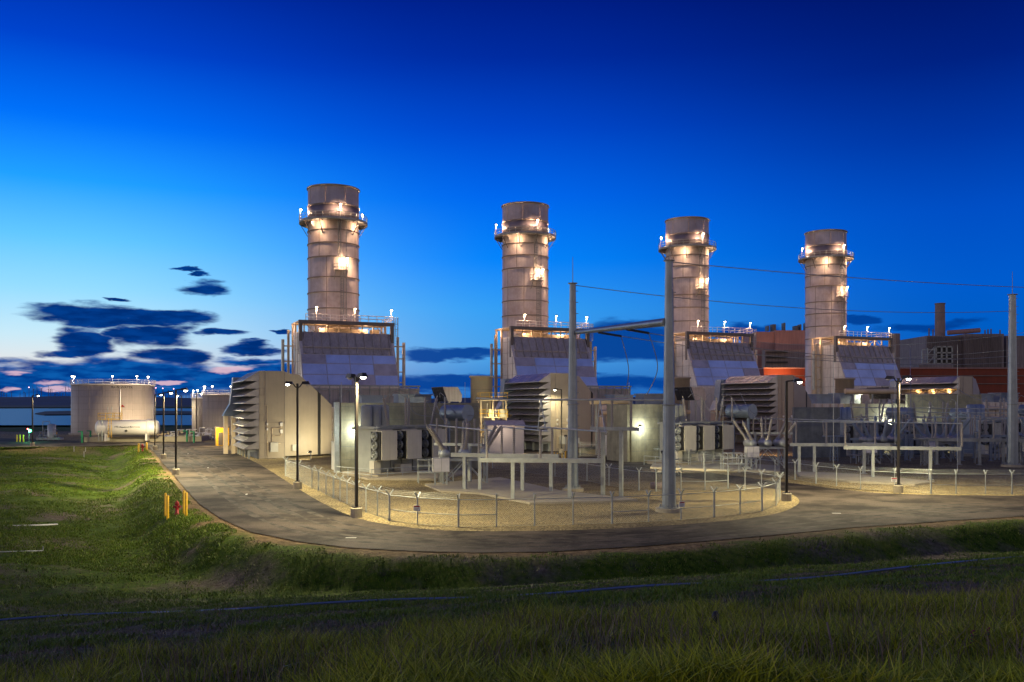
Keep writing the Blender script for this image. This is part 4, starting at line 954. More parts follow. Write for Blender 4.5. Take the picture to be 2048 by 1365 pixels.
# ------------------------------------------------------------------ chain link fences
def fence(label, pts, h=1.56, corner=(), signs=(), twin=True, mid=()):
    P = [Vector((p.x, p.y, 0)) for p in pts]
    o = thing('chain_link_fence', label, 'fence', P[0], 0, 'chain link fences'); O = P[0]; P = [p-O for p in P]
    for k, p in enumerate(P):
        d = (P[min(k+1, len(P)-1)]-P[max(k-1, 0)]).normalized(); nrm = Vector((d.y, -d.x, 0)); m = MB(); r = .06 if k in corner else .04
        m.tube(p, p+Vector((0,0,h+.02)), r, n=8)
        for s in ((1,-1) if twin else (1,)): m.bar(p+Vector((0,0,h)), p+nrm*(.27*s)+Vector((0,0,h+.32)), .07, .05)
        m.build('fence_post', M['galv'], o)
    m = MB(); w = MB(); b = MB()
    for k, (a, c) in enumerate(zip(P[:-1], P[1:])):
        L = (c-a).length; d = (c-a)/L; nrm = Vector((d.y, -d.x, 0))
        m.tube(a+Vector((0,0,h)), c+Vector((0,0,h)), .025, n=6)
        if k in mid: m.tube(a+Vector((0,0,h*.45)), c+Vector((0,0,h*.45)), .022, n=6)
        m.tube(a+Vector((0,0,.04)), c+Vector((0,0,.04)), .006, n=3)
        pitch = .13; n = int(L/pitch)
        for sgn in (1, -1):
            for j in range(-int(h/pitch), n):
                s0 = j*pitch; s1 = s0+h; z0, z1 = 0.03, h
                if s0 < 0: z0 = -s0; s0 = 0
                if s1 > L: z1 = h-(s1-L); s1 = L
                if z1-z0 < .05: continue
                q0 = (s0, z0); q1 = (s1, z1)
                if sgn < 0: q0 = (L-s0, z0); q1 = (L-s1, z1)
                p0 = a+d*q0[0]+Vector((0,0,q0[1])); p1 = a+d*q1[0]+Vector((0,0,q1[1])); e = nrm*.0022; u = Vector((0,0,.0042))
                w.add([p0-u, p0+u, p0+e, p1-u, p1+u, p1+e], [(0,1,4,3),(1,2,5,4),(2,0,3,5)])
        for s in ((1,-1) if twin else (1,)):
            for f in (.4, .7, 1.0): q = nrm*(.27*s*f)+Vector((0,0,h+.3*f)); b.tube(a+q, c+q, .0045, n=3, caps=False)
    m.build('fence_rail', M['galv'], o); w.build('mesh_fabric', M['galv'], o, fix=False); b.build('barbed_wire', M['galv'], o)
    for (k, f) in signs:
        p = P[k].lerp(P[k+1], f); d = (P[k+1]-P[k]).normalized(); nrm = Vector((d.y, -d.x, 0)); m = MB(); z0 = h*.62
        c = p+nrm*.07; m.bar(c-d*.22+Vector((0,0,z0)), c+d*.22+Vector((0,0,z0)), .03, .32); sg = m.build('warning_sign', M['sign'], o)
        m = MB(); c2 = c+nrm*.02; m.bar(c2-d*.2+Vector((0,0,z0+.1)), c2+d*.2+Vector((0,0,z0+.1)), .005, .08); m.build('sign_header', M['red'], sg)
        m = MB()
        for q in range(3): m.bar(c2-d*.15+Vector((0,0,z0+.0-.06*q)), c2+d*(.15-.04*q)+Vector((0,0,z0+.0-.06*q)), .005, .02)
        m.build('sign_lettering', M['ink'], sg)
    return o
fA = [(571,953),(597,963),(624,977),(637,982),(652,990),(667,997),(680,1003),(694,1009),(712,1018),(732,1026),(755,1033),(779,1043),(835,1050),(917,1055),(993,1054),(1069,1053),(1146,1050),(1224,1048.5),(1297,1044.5),(1362,1041),(1428,1035),(1480,1029.5),(1524,1023),(1552,1012),(1560,1000)]
fence('front chain link fence curving round the gravel beside the road', [g(x, y) for x, y in fA], corner=(0,3,5,11,13,17,20,22), signs=((12,.0),(19,.0)), mid=(11,12,13,17,19,20,21))
fB = [(1560,998),(1523,990),(1490,985),(1456,981),(1410,984),(1362,983),(1312,987),(1278,985),(1218,975),(1174,966),(1110,957),(1050,948),(985,940)]
fence('inner chain link fence along the back of the fenced gravel', [g(x, y-3) for x, y in fB], corner=(0,3,6,7), mid=(3,4))
fC = [(1160,914),(1220,917),(1276,921),(1300,924),(1345,930),(1377,935),(1408,940),(1442,944),(1478,948),(1520,953),(1550,957),(1590,962),(1632,970),(1673,975),(1721,981),(1789,986),(1862,990),(1912,990.5),(1971,991),(2024,991),(2090,990),(2180,988)]
fence('right chain link fence beyond the road before the switchgear', [g(x, y-2) for x, y in fC], corner=(6,12,16,19), signs=((2,.0),(15,.0)), mid=(16,17,18,19))

def lettering(s, size, parent, align='LEFT'):
    cu = bpy.data.curves.new('text', 'FONT'); cu.body = s; cu.size = size; cu.align_x = align; cu.extrude = .01
    tmp = bpy.data.objects.new('text', cu); col.objects.link(tmp); bpy.context.view_layer.update()
    me = bpy.data.meshes.new_from_object(tmp.evaluated_get(bpy.context.evaluated_depsgraph_get())); bpy.data.objects.remove(tmp); bpy.data.curves.remove(cu)
    me.materials.clear(); me.materials.append(M['ink']); o = bpy.data.objects.new('lettering', me); col.objects.link(o); o.parent = parent; return o
# ------------------------------------------------------------------ tank farm
def tank(label, c, r, h, lamps, text=None, cols=18):
    o = thing('storage_tank', label, 'storage tank', c, 0, 'round storage tanks')
    MB().lathe([(r,-.2),(r,h),(r*.98,h+.05),(0,h+r*.09)], n=64).build('shell', M['tankp'], o)
    MB().lathe([(r+.0,-.2),(r+.5,-.2),(r+.5,.35),(r,.35)], n=64, close=True, smooth=False).build('ring_wall', M['pad'], o)
    m = MB(); nz = max(3, round(h/1.5))
    for k in range(1, nz): m.lathe([(r-.01,h*k/nz-.02),(r+.02,h*k/nz-.02),(r+.02,h*k/nz+.02),(r-.01,h*k/nz+.02)], n=64, close=True)
    for k in range(cols): t_ = 2*math.pi*k/cols; c_, s_ = math.cos(t_), math.sin(t_); m.bar((c_*r,s_*r,0),(c_*r,s_*r,h-.1),.05,.03,up=(c_,s_,0))
    m.build('plate_seam', M['seam'], o)
    m = MB(); m.lathe([(r,h-.1),(r+.25,h-.1),(r+.25,h+.05),(r,h+.05)], n=64, close=True, smooth=False)
    ring = [((r+.15)*math.cos(R(a)), (r+.15)*math.sin(R(a)), h) for a in range(0, 360, 10)]; railing(m, ring, 1.05, .04, 2.0, closed=True); m.build('roof_railing', M['white'], o)
    m = MB(); m.tube((r*.55,-r*.86,0),(r*.55,-r*.86,h*.9),.09,n=8); m.build('level_pipe', M['white'], o)
    for a in lamps:
        rr = r-.2 if a is not None else .6; t_ = R(a if a is not None else -90); c_, s_ = math.cos(t_), math.sin(t_)
        pole_lamp(o, (c_*rr, s_*rr, h if a is not None else h+.7), 1.9 if a is not None else 1.3, (-c_*.3, -s_*.3), 120, 'lens', (1,.82,.62), .06, cap=.25)
    if text:
        for (s, ang) in text:
            to = lettering(s, .75, o, 'CENTER'); t_ = R(ang)
            to.location = ((r+.16)*math.cos(t_), (r+.16)*math.sin(t_), h-.95); to.rotation_euler = (R(90), 0, t_+R(90))
    return o
tank('wide storage tank behind the white ammonia vessel', at(227, 870, 209)*Vector((1,1,0)) if False else Vector(((227-1024)/F*209, 209, 0)), 8.9, 11.4, (-172,-150,None,-32,-8), [('RAW WATER', -55)])
tank('storage tank half hidden behind the nearest filter house', Vector(((452-1024)/F*204, 204, 0)), 5.0, 9.0, (-175,-150,-110,-60), None, 12)
tank('narrow storage tank squeezed behind its neighbour tank', Vector(((424-1024)/F*222, 222, 0)), 4.7, 8.4, (-170,-120), None, 12)
lamp('SPOT', (1,.78,.5), 4500, None, at(330, 858, 196), 120, .7, .3, (-.75,.55,.35))
bpy.data.objects['lamp_light']
# ammonia vessel
av = thing('ammonia_vessel', 'white horizontal ammonia vessel with black lettering', 'pressure vessel', Vector(((191-1024)/F*163, 163, 0)), R(9))
ln = 11.1; rr = 1.43; zc = 2.62
m = MB(); pr = [(rr*math.sin(R(a)), .75-.75*math.cos(R(a))) for a in range(2, 91, 8)]+[(rr*math.cos(R(a)), ln-.75+.75*math.sin(R(a))) for a in range(0, 89, 8)]; m.lathe_axis(pr, (0,0,zc), (ln,0,zc), 40); m.build('vessel', M['ammonia'], av)
m = MB()
for x in (2.0, 9.0): m.box(x-.18,x+.18,-1.2,1.2,.3,1.6)
m.build('saddle', M['ammonia'], av)
m = MB(); m.lathe_axis([(rr,0),(rr+.14,0),(rr+.14,.4),(rr,.4)], (9.0,0,zc), (12,0,zc), 40); m.lathe_axis([(rr,0),(rr+.04,0),(rr+.04,.12),(rr,.12)], (2.2,0,zc), (5,0,zc), 40); m.build('band', M['ammonia'], av)
to = lettering('19% Aqueous Ammonia', .46, av); to.location = (3.55,-rr-.01,zc+.05); to.rotation_euler = (R(90),0,0)
MB().prism([(5.65,-rr-.01,zc-.28),(5.95,-rr-.01,zc-.52),(5.65,-rr-.01,zc-.72),(5.35,-rr-.01,zc-.52)], (0,-.02,0)).build('hazard_diamond', M['ink'], av)
m = MB(); ladder(m, (2.9,-rr-.25,.9), 3.6, .55, (1,0), None, .05); m.box(.6,4.4,-.6,.6,zc+rr+.1,zc+rr+.2); railing(m, [(.6,-.6,zc+rr+.2),(4.4,-.6,zc+rr+.2),(4.4,.6,zc+rr+.2),(.6,.6,zc+rr+.2)], 1.05, .05, 1.2, closed=True); m.build('access_ladder', M['yellow'], av)
m = MB(); m.tube((4.5,0,zc+rr),(4.5,0,zc+rr+2.6),.05,n=6); ws = m.build('windsock_pole', M['yellow'], av); MB().tube((4.5,0,zc+rr+2.6),(5.0,-.1,zc+rr+2.35),.22,.1,8).build('windsock', M['red'], ws)
m = MB(); m.tube((.9,-1.25,.3),(.9,-1.25,4.2),.05,n=6); m.tube((1.5,-1.3,.3),(1.5,-1.3,4.2),.08,n=6); m.tube((2.1,0,4.1),(2.1,0,6.4),.05,n=6); m.tube((2.8,0,4.1),(2.8,0,6.4),.05,n=6); m.build('pipework', M['galv'], av)
m = MB(); p = g(168,885); m.box(0,20.5,0,.3,0,.95); m.box(0,.3,.3,8,0,.95); m.box(0,20.5,8,8.3,0,.95); m.box(20.2,20.5,.3,8,0,.95)
tag(m.build('containment_wall', M['pad'], None, p, R(9)), 'low concrete containment kerb round the ammonia vessel', 'kerb wall')
lamp('POINT', YEL, 700, None, at(300,838,158), size=.2)
# pumps beside it, valve posts, bollards, hydrants
def skid(label, p, rz, seed, m_=None, L=4.5):
    r_ = random.Random(seed); o = thing('pump_skid', label, 'pump skid', p, rz, 'pump skids')
    m = MB(); m.box(0,L,0,1.6,.1,.5)
    for x in np.linspace(.2,L-.2,5): m.bar((x,.05,0),(x,.05,.7),.1)
    m.build('skid_frame', M['galv'], o)
    m = MB()
    for k in range(9):
        x = r_.uniform(.2,L-.4); h = r_.uniform(1.0,2.3); m.tube((x,r_.uniform(.3,1.3),.5),(x,.8,h),.07,n=6); m.tube((x,.8,h),(min(L,x+r_.uniform(.4,1.4)),.8,h),.07,n=6)
    for k in range(5): x = r_.uniform(.4,L-.6); m.lathe_axis([(.02,0),(.26,.02),(.26,.55),(.02,.6)], (x,.3,.85), (x,1.3,.85), 10)
    m.build('pipework', M['white'] if m_ is None else m_, o)
    return o
sk = skid('pump skid with white pipework right of the ammonia vessel', at(318,880,170)*Vector((1,1,0)), 0, 3, None, 8)
sk = skid('pump skid with white pipework before the river tanks', at(384,880,176)*Vector((1,1,0)), 0, 5, None, 4)
sk = skid('grey pump skid with round vessel left of the wide tank', at(72,882,172)*Vector((1,1,0)), 0, 9, M['galvdark'])
m = MB(); m.lathe([(.75,.5),(.75,3.0),(0,3.2)], (2.6,.8,0), 20); m.path([(.9,.8,.5),(.9,.8,3.6),(2.2,.8,3.6),(2.2,.8,3.0)], .06); m.build('round_vessel', M['galv'], sk)
def bollard(label, p, h=1.15, r=.1, grp='yellow steel bollards'):
    o = MB().lathe([(r,-.1),(r,h-.06),(r*.7,h),(0,h+.02)], n=14).build('bollard', M['yellow'], None, p); return tag(o, label, 'bollard', grp)
gz = lambda x, y: float(height(np.array([x]), np.array([y]))[0][0])
def gterr(x, y):   # where the pixel's ray meets the terrain
    dx = (x-1024)/F; dz = -(y-HZ)/F
    Y = 5.0
    while Y < 160:
        if 7+dz*Y <= max(gz(dx*Y, Y), -9): break
        Y += .1
    return Vector((dx*Y, Y, gz(dx*Y, Y)))
for (x, y, lab) in [(331,1033,'yellow bollard left of red hydrant, farther of the pair'),(335.5,1039,'yellow bollard left of red hydrant, nearer of the pair'),(368,1029,'yellow bollard between red hydrant and road, farther of the pair'),(372.5,1033,'yellow bollard between red hydrant and road, nearer of the pair')]:
    p = gterr(x, y); bollard(lab, p, 1.5 if x < 370 else 1.5, .085)
for (x, y, lab) in [(277,904,'small yellow bollard left of the far red hydrant'),(293,901,'small yellow bollard right of the far red hydrant'),(34,884,'first yellow bollard by the small left lamp post'),(40,884,'short yellow bollard between two taller ones'),(47,884,'yellow bollard nearest the small left lamp post'),(102,878,'yellow bollard right of the grey pump skid'),(113,877,'yellow bollard farther right of the grey pump skid'),(1108,925,'yellow bollard behind the first steel pole, left of it'),(1115,927,'second yellow bollard behind the first steel pole'),(1124,927,'third yellow bollard behind the first steel pole'),(1131,922,'fourth yellow bollard behind the first steel pole')]:
    bollard(lab, g(x, y), 1.3 if y < 900 and x < 200 else 1.2, .13 if x < 300 else .08)
def hydrant(label, p, s=1.0):
    o = thing('fire_hydrant', label, 'hydrant', p, 0, 'red fire hydrants')
    MB().lathe([(.16*s,-.1),(.16*s,.08*s),(.11*s,.1*s),(.11*s,.62*s),(.15*s,.64*s),(.15*s,.7*s),(.1*s,.82*s),(.03*s,.86*s),(.03*s,.93*s),(0,.93*s)], n=14).build('barrel', M['red'], o)
    m = MB(); m.tube((-.24*s,0,.5*s),(.24*s,0,.5*s),.06*s,n=8); m.tube((0,0,.5*s),(0,-.24*s,.5*s),.08*s,n=8); m.build('outlet', M['red'], o)
hydrant('red fire hydrant between two pairs of tall yellow bollards', gterr(354, 1030), 1.0)
hydrant('small far red fire hydrant between two short yellow bollards', g(285,903), 1.2)
for (x, y, lab) in [(164,886,'green valve post at the left end of the containment kerb'),(181,884,'green valve post beside the ammonia vessel end'),(374,884,'green valve post right of the pump pipework'),(388,886,'dark green valve post before the river tanks')]:
    p = g(x, y); m = MB(); m.tube((0,0,0),(0,0,2.0),.16,n=10); m.tube((-.7,0,2.0),(.1,0,2.0),.09,n=8); m.lathe([(.3,1.1),(.3,1.2)], n=12, close=False); tag(m.build('valve_post', M['green'], None, p), lab, 'valve post', 'green valve posts')
# signal posts by the left lamp
p = g(58, 884); o = thing('signal_post', 'small signal post with green and red lamps by left lamp post', 'signal light', p)
MB().tube((0,0,0),(0,0,2.4),.06,n=6).build('post', M['galvdark'], o); MB().lathe([(0,1.75),(.2,1.85),(.24,2.0),(.2,2.2),(0,2.3)], (.25,-.1,0), 12).build('green_lamp', M['glow'], o); MB().lathe([(0,2.25),(.12,2.3),(.12,2.45),(0,2.5)], (-.2,-.1,0), 10).build('red_lamp', M['redsig'], o)
lamp('POINT', (.1,1,.4), 60, o, (.3,-.6,2.0))
# yellow cabin and cabinets
p = at(433,880,150); p.z = 0; o = thing('equipment_cabin', 'lit yellow equipment cabin behind the nearest filter house', 'cabin', p, TH)
MB().box(0,2.0,0,2.0,0,3.0).build('cabin_wall', M['yellow'], o); MB().box(.3,1.0,-.03,-.005,.1,2.2).build('door', M['frame'], o); MB().box(1.2,1.8,-.03,-.005,1.2,2.2).build('window', M['black'], o); MB().box(-.15,2.15,-.15,2.15,3.0,3.15).build('roof', M['frame'], o)
lamp('POINT', (1,.7,.3), 260, o, (-.8,-1.2,3.2))
def cabinet(label, p, rz, w, d, h, m_):
    o = thing('electrical_cabinet', label, 'cabinet', p, rz, 'electrical cabinets'); MB().box(0,w,0,d,0,h).build('case', m_, o)
    n = 2 if w > 1.2 else 1
    for k in range(n):
        m = MB(); a = w*k/n+.04; b_ = w*(k+1)/n-.04; m.box(a,b_,-.03,-.002,.08,h-.1)
        for z in np.arange(.3,h-.3,.16): m.box(a+.06,b_-.06,-.045,-.03,z,z+.05)
        m.build('louvred_door', M['white'] if n > 1 or True else m_, o)
    m = MB(); m.box(-.05,w+.05,-.05,d+.05,h,h+.07); m.build('cabinet_roof', M['galv'], o)
cabinet('grey cabinet with louvred door at the stained wall end', at(668,942,95)*Vector((1,1,0)), TH, .95, 1.3, 2.9, M['cabinet'])
cabinet('brown panelled cabinet left of the pale concrete wall', at(1222,923,117)*Vector((1,1,0)), TH*.3, 1.3, 1.2, 3.6, M['tan'])
cabinet('pale green louvred cabinet against the pale concrete wall', at(1239,925,113)*Vector((1,1,0)), TH*.3, 1.4, 1.0, 3.7, M['cabinet'])
cabinet('brown cabinet low right of the second filter house', at(1208,922,121)*Vector((1,1,0)), TH*.3, .7, 1.0, 2.9, M['tan'])
# pink-lit shed between breaker and second filter house
p = at(975,893,112); p.z = 0; o = thing('equipment_shed', 'pale shed behind the insulators left of second filter house', 'shed', p, TH*.4)
MB().box(0,4.6,0,3,0,4.3).build('shed_wall', M['cabinet'], o); MB().prism([(-.2,-.3,4.3),(-.2,3.3,4.3),(-.2,1.5,4.9)], (5.0,0,0)).build('roof', M['galv'], o); MB().box(2.9,3.8,-.03,-.005,0,2.1).build('door', M['cabinet'], o)
lamp('POINT', (1,.72,.55), 45, o, (1.8,-2.2,3.8))
# grey mat: small things around
m = MB(); m.lathe([(0,0),(.55,0),(.55,.5),(0,.5)], n=16); tag(m.build('cable_spool', M['chimney'], None, g(1314,978)), 'low reddish brown hand hole box behind the second steel pole', 'box')

# ------------------------------------------------------------------ old power station beyond
def at0(x, Y): return Vector(((x-1024)/F*Y, Y, 0))
def zpx(y, Y): return CAMZ+(HZ-y)/F*Y
def blk(o, name, m_, x0, x1, y, Y, depth, yb=None):
    a = at0(x0, Y); b_ = at0(x1, Y); z0 = -1 if yb is None else zpx(yb, Y)
    return MB().box(a.x, b_.x, Y, Y+depth, z0, zpx(y, Y)).build(name, m_, o)
o = thing('old_powerhouse', 'rose coloured block building between third casing and farthest stack', 'building')
blk(o, 'upper_wall', M['pinkwall'], 1550, 1632, 661, 300, 25); blk(o, 'side_wall', M['pinkwall'], 1512, 1550, 664, 301, 20); blk(o, 'lower_wing', M['greysiding'], 1530, 1640, 700, 296, 4)
for k, x in enumerate((1535,1545,1568,1590,1600,1612)): r_ = blk(o, 'roof_vent', M['frame'], x, x+(7 if k % 2 else 3), 652-(k % 3)*3, 306, 3, 662)
m = MB(); 
for z in (705,715,725): a = at0(1532,295.5); b_ = at0(1575,295.5); m.bar((a.x,a.y,zpx(z,295.5)),(b_.x,b_.y,zpx(z,295.5)),.5)
m.build('wall_opening', M['black'], o)
o = thing('brick_hall', 'long rust red hall crossing behind the farthest filter house', 'building')
blk(o, 'wall', M['brick'], 1528, 2300, 738, 285, 8); blk(o, 'roof_cap', M['pinkwall'], 1527, 2301, 735.5, 284.5, 9, 738)
m = MB()
for z in (752, 768): a = at0(1530,284.7); b_ = at0(2290,284.7); m.bar((a.x,a.y,zpx(z,284.7)),(b_.x,b_.y,zpx(z,284.7)),.25)
m.build('girt', M['frame'], o)
lamp('POINT', (1,.42,.15), 1500, None, at(1565,752,279), size=.4)
o = thing('boiler_house', 'grey corrugated boiler house with chimney at the far right', 'building')
blk(o, 'wall', M['greysiding'], 1931, 2008, 668, 330, 30); blk(o, 'end_wall', M['greysiding'], 1853, 1931, 672, 332, 26); blk(o, 'wing', M['greysiding'], 2012, 2160, 672, 334, 30); blk(o, 'low_wing', M['greysiding'], 1838, 1905, 728, 326, 6)
m = MB()
for x in np.arange(1856, 2007, 4.2): a = at0(x,329.6 if x > 1931 else 331.6); m.bar((a.x,a.y,0),(a.x,a.y,zpx(673,330)),.2)
m.build('corrugation', M['frame'], o)
m = MB(); a = at0(1880,345); m.tube((a.x,a.y,20),(a.x,a.y,zpx(608,345)),2.0,1.75,20); ch = m.build('chimney', M['chimney'], o); MB().tube((a.x,a.y,zpx(609,345)),(a.x,a.y,zpx(607,345)),1.95,1.95,20).build('chimney_rim', M['frame'], ch)
m = MB(); a = at0(1895,336); b_ = at0(1960,334); m.tube((a.x,a.y,zpx(666,336)),(b_.x,b_.y,zpx(661,334)),.9,.9,12); m.build('roof_duct', M['pinkwall'], o)
m = MB(); 
for x in (1858,1866,1970,1976,1982,2000): a = at0(x,336); m.tube((a.x,a.y,25),(a.x,a.y,zpx(660-(x % 5),336)),.25,n=6)
m.build('roof_vent', M['frame'], o)
m = MB()
for x in (1872,1883,1893,1904): a = at0(x,331); m.bar((a.x,a.y,0),(a.x,a.y,zpx(693,331)),.5)
for z in (694,706,718,728): a = at0(1871,331); b_ = at0(1905,331); m.bar((a.x,a.y,zpx(z,331)),(b_.x,b_.y,zpx(z,331)),.5)
m.build('open_gallery', M['galvdark'], o); blk(o, 'gallery_shade_panel', M['black'], 1872, 1904, 694, 331.3, .5, 734)  # thin black slab stands for the shade inside the gallery
o = thing('scaffold_tower', 'open steel scaffold against the grey boiler house', 'scaffold'); m = MB()
for x in (1844,1855,1869): a = at0(x,328); m.bar((a.x,a.y,0),(a.x,a.y,zpx(697 if x > 1845 else 701,328)),.35)
for z in (700,710,719,728): a = at0(1844,328); b_ = at0(1869,328); m.bar((a.x,a.y,zpx(z,328)),(b_.x,b_.y,zpx(z,328)),.3)
for z in (710,728): a = at0(1855,328); b_ = at0(1869,328); m.bar((a.x,a.y,zpx(z,328)),(b_.x,b_.y,zpx(z-16,328)),.25)
m.build('scaffold_frame', M['galvdark'], o)
tag(MB().tube(at0(1789,262)*Vector((1,1,0)), Vector((at0(1789,262).x,262,zpx(668,262))), 1.5, 1.5, 20).build('old_silo', M['greysiding']), 'dark round silo behind the farthest casing roof', 'silo')

# ------------------------------------------------------------------ wind turbines on the hills
def turbine(label, x, yt, Y, grp, seed):
    r_ = random.Random(seed); b_ = at0(x, Y); h = zpx(yt, Y)-48
    o = thing('wind_turbine', label, 'wind turbine', (b_.x, Y, 48), r_.uniform(-.6,.6), grp)
    MB().tube((0,0,-14),(0,0,h),2.2,1.5,8).build('tower', M['turb'], o); MB().box(-2,2,-3,5,h-1.5,h+2).build('nacelle', M['turb'], o)
    a0 = r_.uniform(0, 2.1); m = MB()
    for k in range(3):
        t_ = a0+k*2.094; m.bar((0,-4,h),(math.sin(t_)*h*.48,-4,h+math.cos(t_)*h*.48),1.4,.7)
    m.build('rotor', M['turb'], o)
    return o
M['turb'] = mat('turbine_shade', (.05,.07,.10), .6)
for k, (x, yt) in enumerate([(58,777),(67,779),(74,777),(83,778),(97,779),(101,779),(104,780),(131,776),(138,780),(149,778),(312,778),(326,779),(337,781),(348,780),(362,786),(345,783),(358,781),(372,784)]):
    o = turbine('tall dark wind turbine on the near crest of the far hills', x, yt, 6500, 'tall wind turbines on the hills', k)
    if k in (0,9,10,11,13): MB().lathe([(0,0),(3.2,2),(3.2,5),(0,7)], (0,-4,zpx(yt,6500)-48+3), 8).build('beacon', M['redlight'], o)
for k, x in enumerate([3,8,13,23,40,48,51,109,111,115,120,126,134,143,318,331,341,353,366,378,383]):
    turbine('small faint wind turbine farther back on the far hills', x, 785+(k*7 % 5), 7000, 'small wind turbines on the hills', 50+k)
# ------------------------------------------------------------------ foreground things
pts = [gterr(x, y)+Vector((0,0,.035+.04*math.sin(x*.011))) for x, y in [(-60,1247),(60,1240),(200,1232),(330,1226),(480,1219),(640,1211),(800,1203),(950,1196),(1100,1189),(1300,1177),(1500,1164),(1650,1154),(1800,1140),(1950,1124),(2100,1109)]]
tag(MB().path(smooth_line(pts, 6), .035, 7).build('water_hose', mat('hose_plastic', (.10,.16,.32), .4)), 'long pale blue irrigation hose lying across the dark grass', 'hose')
pts = [gterr(x, y)+Vector((0,0,.05)) for x, y in [(-40,1055),(60,1053),(115,1051)]]
tag(MB().path(smooth_line(pts, 4), .05, 6).build('ground_pipe', M['white']), 'short white pipe lying in the left meadow', 'pipe')
pts = [gterr(x, y)+Vector((0,0,.05)) for x, y in [(-40,1108),(40,1106),(86,1104)]]
m = MB().path(smooth_line(pts, 4), .03, 6); m.tube(pts[-1], pts[-1]+Vector((0,0,.25)), .03); tag(m.build('ground_pipe', M['galv']), 'thin grey pipe with upright end in the near left grass', 'pipe')
for (x, y, lab) in [(148,905,'white marker stake left of the swale'),(171,907,'taller white marker stake above the swale'),(168,915,'short white marker stake nearest the swale')]:
    p = gterr(x, y); tag(MB().bar(p-Vector((0,0,.1)), p+Vector((0,0,.9)), .08, .03).build('marker_stake', M['white']), lab, 'stake', 'white marker stakes')
p = gterr(1431, 1300); o = thing('sprinkler_head', 'small black sprinkler standing in the foreground grass', 'sprinkler', p)
MB().tube((0,0,-.05),(0,0,.2),.018,n=8).build('riser', M['white'], o); m = MB(); m.lathe([(0,.2),(.045,.2),(.05,.26),(.035,.3),(.04,.36),(.02,.4),(0,.4)], n=12); m.box(-.06,.02,-.02,.02,.28,.33); m.build('nozzle', M['black'], o)
M['flower'] = mat('magenta_petal', (.20,.01,.07), .7)
for (x, y, lab) in [(1944,1345,'magenta flower spike in the tall grass, taller one'),(1976,1338,'small magenta flower spike in the tall grass')]:
    p = gterr(x, y); o = thing('flower_spike', lab, 'flower', p, 0, 'magenta flowers'); MB().tube((0,0,-.05),(0,0,.3),.006,n=5).build('stem', M['green'], o); m = MB()
    for k in range(14): t_ = k*2.4; z = .18+.011*k; m.lathe_axis([(.002,0),(.008,.010),(.002,.022)], (0,0,z), (math.cos(t_),math.sin(t_),z+.5), 5)
    m.build('petals', M['flower'], o)
p = gterr(1672, 1335); tag(MB().path([p, p+Vector((-.03,.02,.18)), p+Vector((-.06,.04,.36))], .008, 5).build('bare_stick', M['chimney']), 'bare pale stick poking out of foreground grass', 'stick')

# ------------------------------------------------------------------ grass (stuff)
def grass_mat(name, lo, hi, dry):
    m = bpy.data.materials.new(name); m.use_nodes = True; t = m.node_tree; b = t.nodes['Principled BSDF']; b.inputs['Roughness'].default_value = .6; b.inputs['Specular IOR Level'].default_value = .25
    g_ = t.nodes.new('ShaderNodeNewGeometry'); r = t.nodes.new('ShaderNodeValToRGB')
    for _ in range(2): r.color_ramp.elements.new(.5)
    for e, (p, c) in zip(r.color_ramp.elements, [(0, lo), (.55, hi), (.85, hi), (1, dry)]): e.position = p; e.color = tuple(c)+(1,)
    t.links.new(g_.outputs['Random Per Island'], r.inputs[0]); t.links.new(r.outputs[0], b.inputs['Base Color']); return m
def blades(name, X, Y, Z, H, Wd, lean, m_, label, cat):
    n = len(X); a = rng.uniform(0, 2*np.pi, n); l = rng.uniform(.3, 1, n)*lean; b_ = rng.uniform(0, 2*np.pi, n)
    wx, wy = np.cos(a)*Wd/2, np.sin(a)*Wd/2; lx, ly = np.cos(b_)*l*H, np.sin(b_)*l*H
    base = np.stack([X, Y, Z-.03], -1); V = np.zeros((n, 5, 3))
    V[:, 0] = base+np.stack([-wx, -wy, 0*wx], -1); V[:, 1] = base+np.stack([wx, wy, 0*wx], -1)
    mid = base+np.stack([lx*.35, ly*.35, H*.6], -1); V[:, 2] = mid+np.stack([wx*.75, wy*.75, 0*wx], -1); V[:, 3] = mid+np.stack([-wx*.75, -wy*.75, 0*wx], -1)
    V[:, 4] = base+np.stack([lx, ly, H*(1-.25*l)], -1)
    me = bpy.data.meshes.new(name); me.vertices.add(n*5); me.vertices.foreach_set('co', V.astype(np.float32).ravel())
    o5 = (np.arange(n)*5)[:, None]; L = np.concatenate([o5+np.array([0,1,2,3]), o5+np.array([3,2,4])], 1).astype(np.int32)
    me.loops.add(n*7); me.loops.foreach_set('vertex_index', L.ravel()); me.polygons.add(n*2)
    ls = (np.arange(n)*7)[:, None]+np.array([0, 4]); me.polygons.foreach_set('loop_start', ls.astype(np.int32).ravel()); me.update(calc_edges=True)
    me.materials.append(m_); o = bpy.data.objects.new(name, me); col.objects.link(o); return tag(o, label, cat, kind='stuff')
def scatter(n, y0, y1, power=1.0, wide=.66):
    u = rng.uniform(0, 1, n); Y = y0+(y1-y0)*u**power; X = rng.uniform(-wide, wide, n)*(Y+2); return X, Y
def keep(X, Y, thr, k):
    Z, D = height(X, Y); cl = wav(X, Y, 1.1, 5, k)+.5*wav(X, Y, .3, 3, k+5); v = verge_f(X, Y, D)
    ok = (D > .5) & (cl > thr+v*.9); return X[ok], Y[ok], Z[ok], cl[ok]
gA = grass_mat('tall_grass_lit_blade', (.03,.06,.003), (.36,.40,.018), (.55,.46,.08)); gB = grass_mat('meadow_blade', (.03,.06,.003), (.13,.21,.008), (.26,.22,.05))  # tall blades coloured brighter to hold the light on the foreground strip
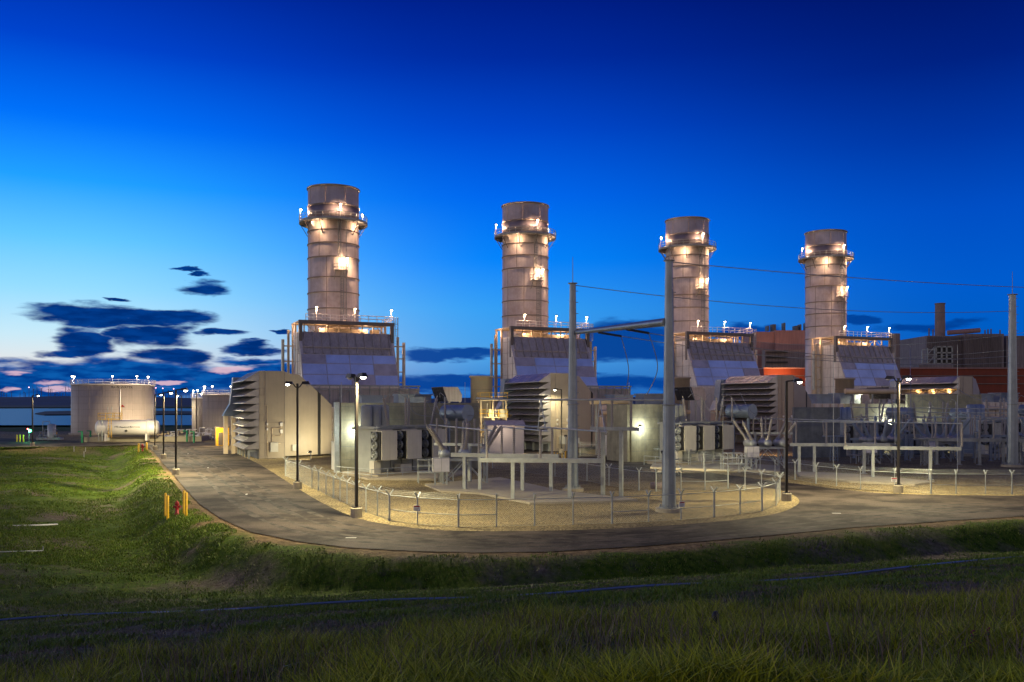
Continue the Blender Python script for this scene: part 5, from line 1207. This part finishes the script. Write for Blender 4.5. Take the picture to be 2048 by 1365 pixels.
X, Y = scatter(260000, 5.2, 15.5, 1.25); q = -.29*X+.957*Y; Z, D = height(X, Y); cl = wav(X, Y, 1.6, 5, 3); edge = 12.3+1.2*wav(X, Y, .6, 4, 22)
ok = (q < edge+.8*cl) & (cl > -.45); X, Y, Z, cl = X[ok], Y[ok], Z[ok], cl[ok]; n = len(X)
blades('tall_grass', X, Y, Z, rng.uniform(.10,.34,n)*(1+.7*np.clip(cl,-.6,1)), rng.uniform(.006,.014,n), .9, gA, 'tall lush green grass along the bottom of the picture', 'grass')
X, Y = scatter(420000, 9, 60, 1.4); X, Y, Z, cl = keep(X, Y, -.25, 11); n = len(X)
blades('meadow_grass', X, Y, Z, rng.uniform(.05,.16,n)*(1+.8*np.clip(cl,0,1)), rng.uniform(.008,.02,n)*(.6+Y/35), 1.1, gB, 'short dark meadow grass on the berm and road bank', 'grass')
X, Y = scatter(900000, 45, 150, 1.2, .62); ok = X < -15; X, Y = X[ok], Y[ok]; X, Y, Z, cl = keep(X, Y, -.7, 17); ok = X < -15; X, Y, Z, cl = X[ok], Y[ok], Z[ok], cl[ok]; n = len(X)
blades('field_grass', X, Y, Z, rng.uniform(.07,.20,n)*(1+.5*np.clip(cl,-.5,1)), rng.uniform(.02,.045,n)*(.5+Y/120), 1.0, gB, 'green field grass in the left swale', 'grass')

gC = grass_mat('straw_blade', (.07,.055,.035), (.17,.13,.085), (.30,.24,.16))
X, Y = scatter(160000, 9, 60, 1.4); Z, D = height(X, Y); cl = wav(X, Y, 1.1, 5, 11)+.5*wav(X, Y, .3, 3, 16); ok = (D > 1.0) & (cl < .1); X, Y, Z = X[ok], Y[ok], Z[ok]; n = len(X)
blades('dry_grass', X, Y, Z, rng.uniform(.05,.14,n), rng.uniform(.008,.02,n)*(.6+Y/35), 1.6, gC, 'pale mown straw lying in the bare patches of the meadow', 'dry grass')

X, Y = scatter(5200, 6, 15, 1.2); q = -.29*X+.957*Y; Z, D = height(X, Y); ok = q < 12.5+wav(X, Y, .6, 4, 22); X, Y, Z = X[ok], Y[ok], Z[ok]; n = len(X)
blades('seed_stalks', X, Y, Z, rng.uniform(.35,.6,n), rng.uniform(.006,.011,n), .5, gC, 'thin straw coloured seed stalks above the tall foreground grass', 'grass')

gD = grass_mat('weed_leaf', (.025,.05,.006), (.10,.15,.02), (.22,.22,.06))
X, Y = scatter(60000, 6, 60, 1.5); Z, D = height(X, Y); cl = wav(X, Y, 2.3, 4, 33); ok = (D > .8) & (cl > .55); X, Y, Z, cl = X[ok], Y[ok], Z[ok], cl[ok]; n = len(X)
blades('weed_clumps', X, Y, Z, rng.uniform(.12,.38,n)*cl, rng.uniform(.02,.045,n)*(.6+Y/60), 1.3, gD, 'scattered broad leaved weed clumps on the berm and bank', 'weeds')
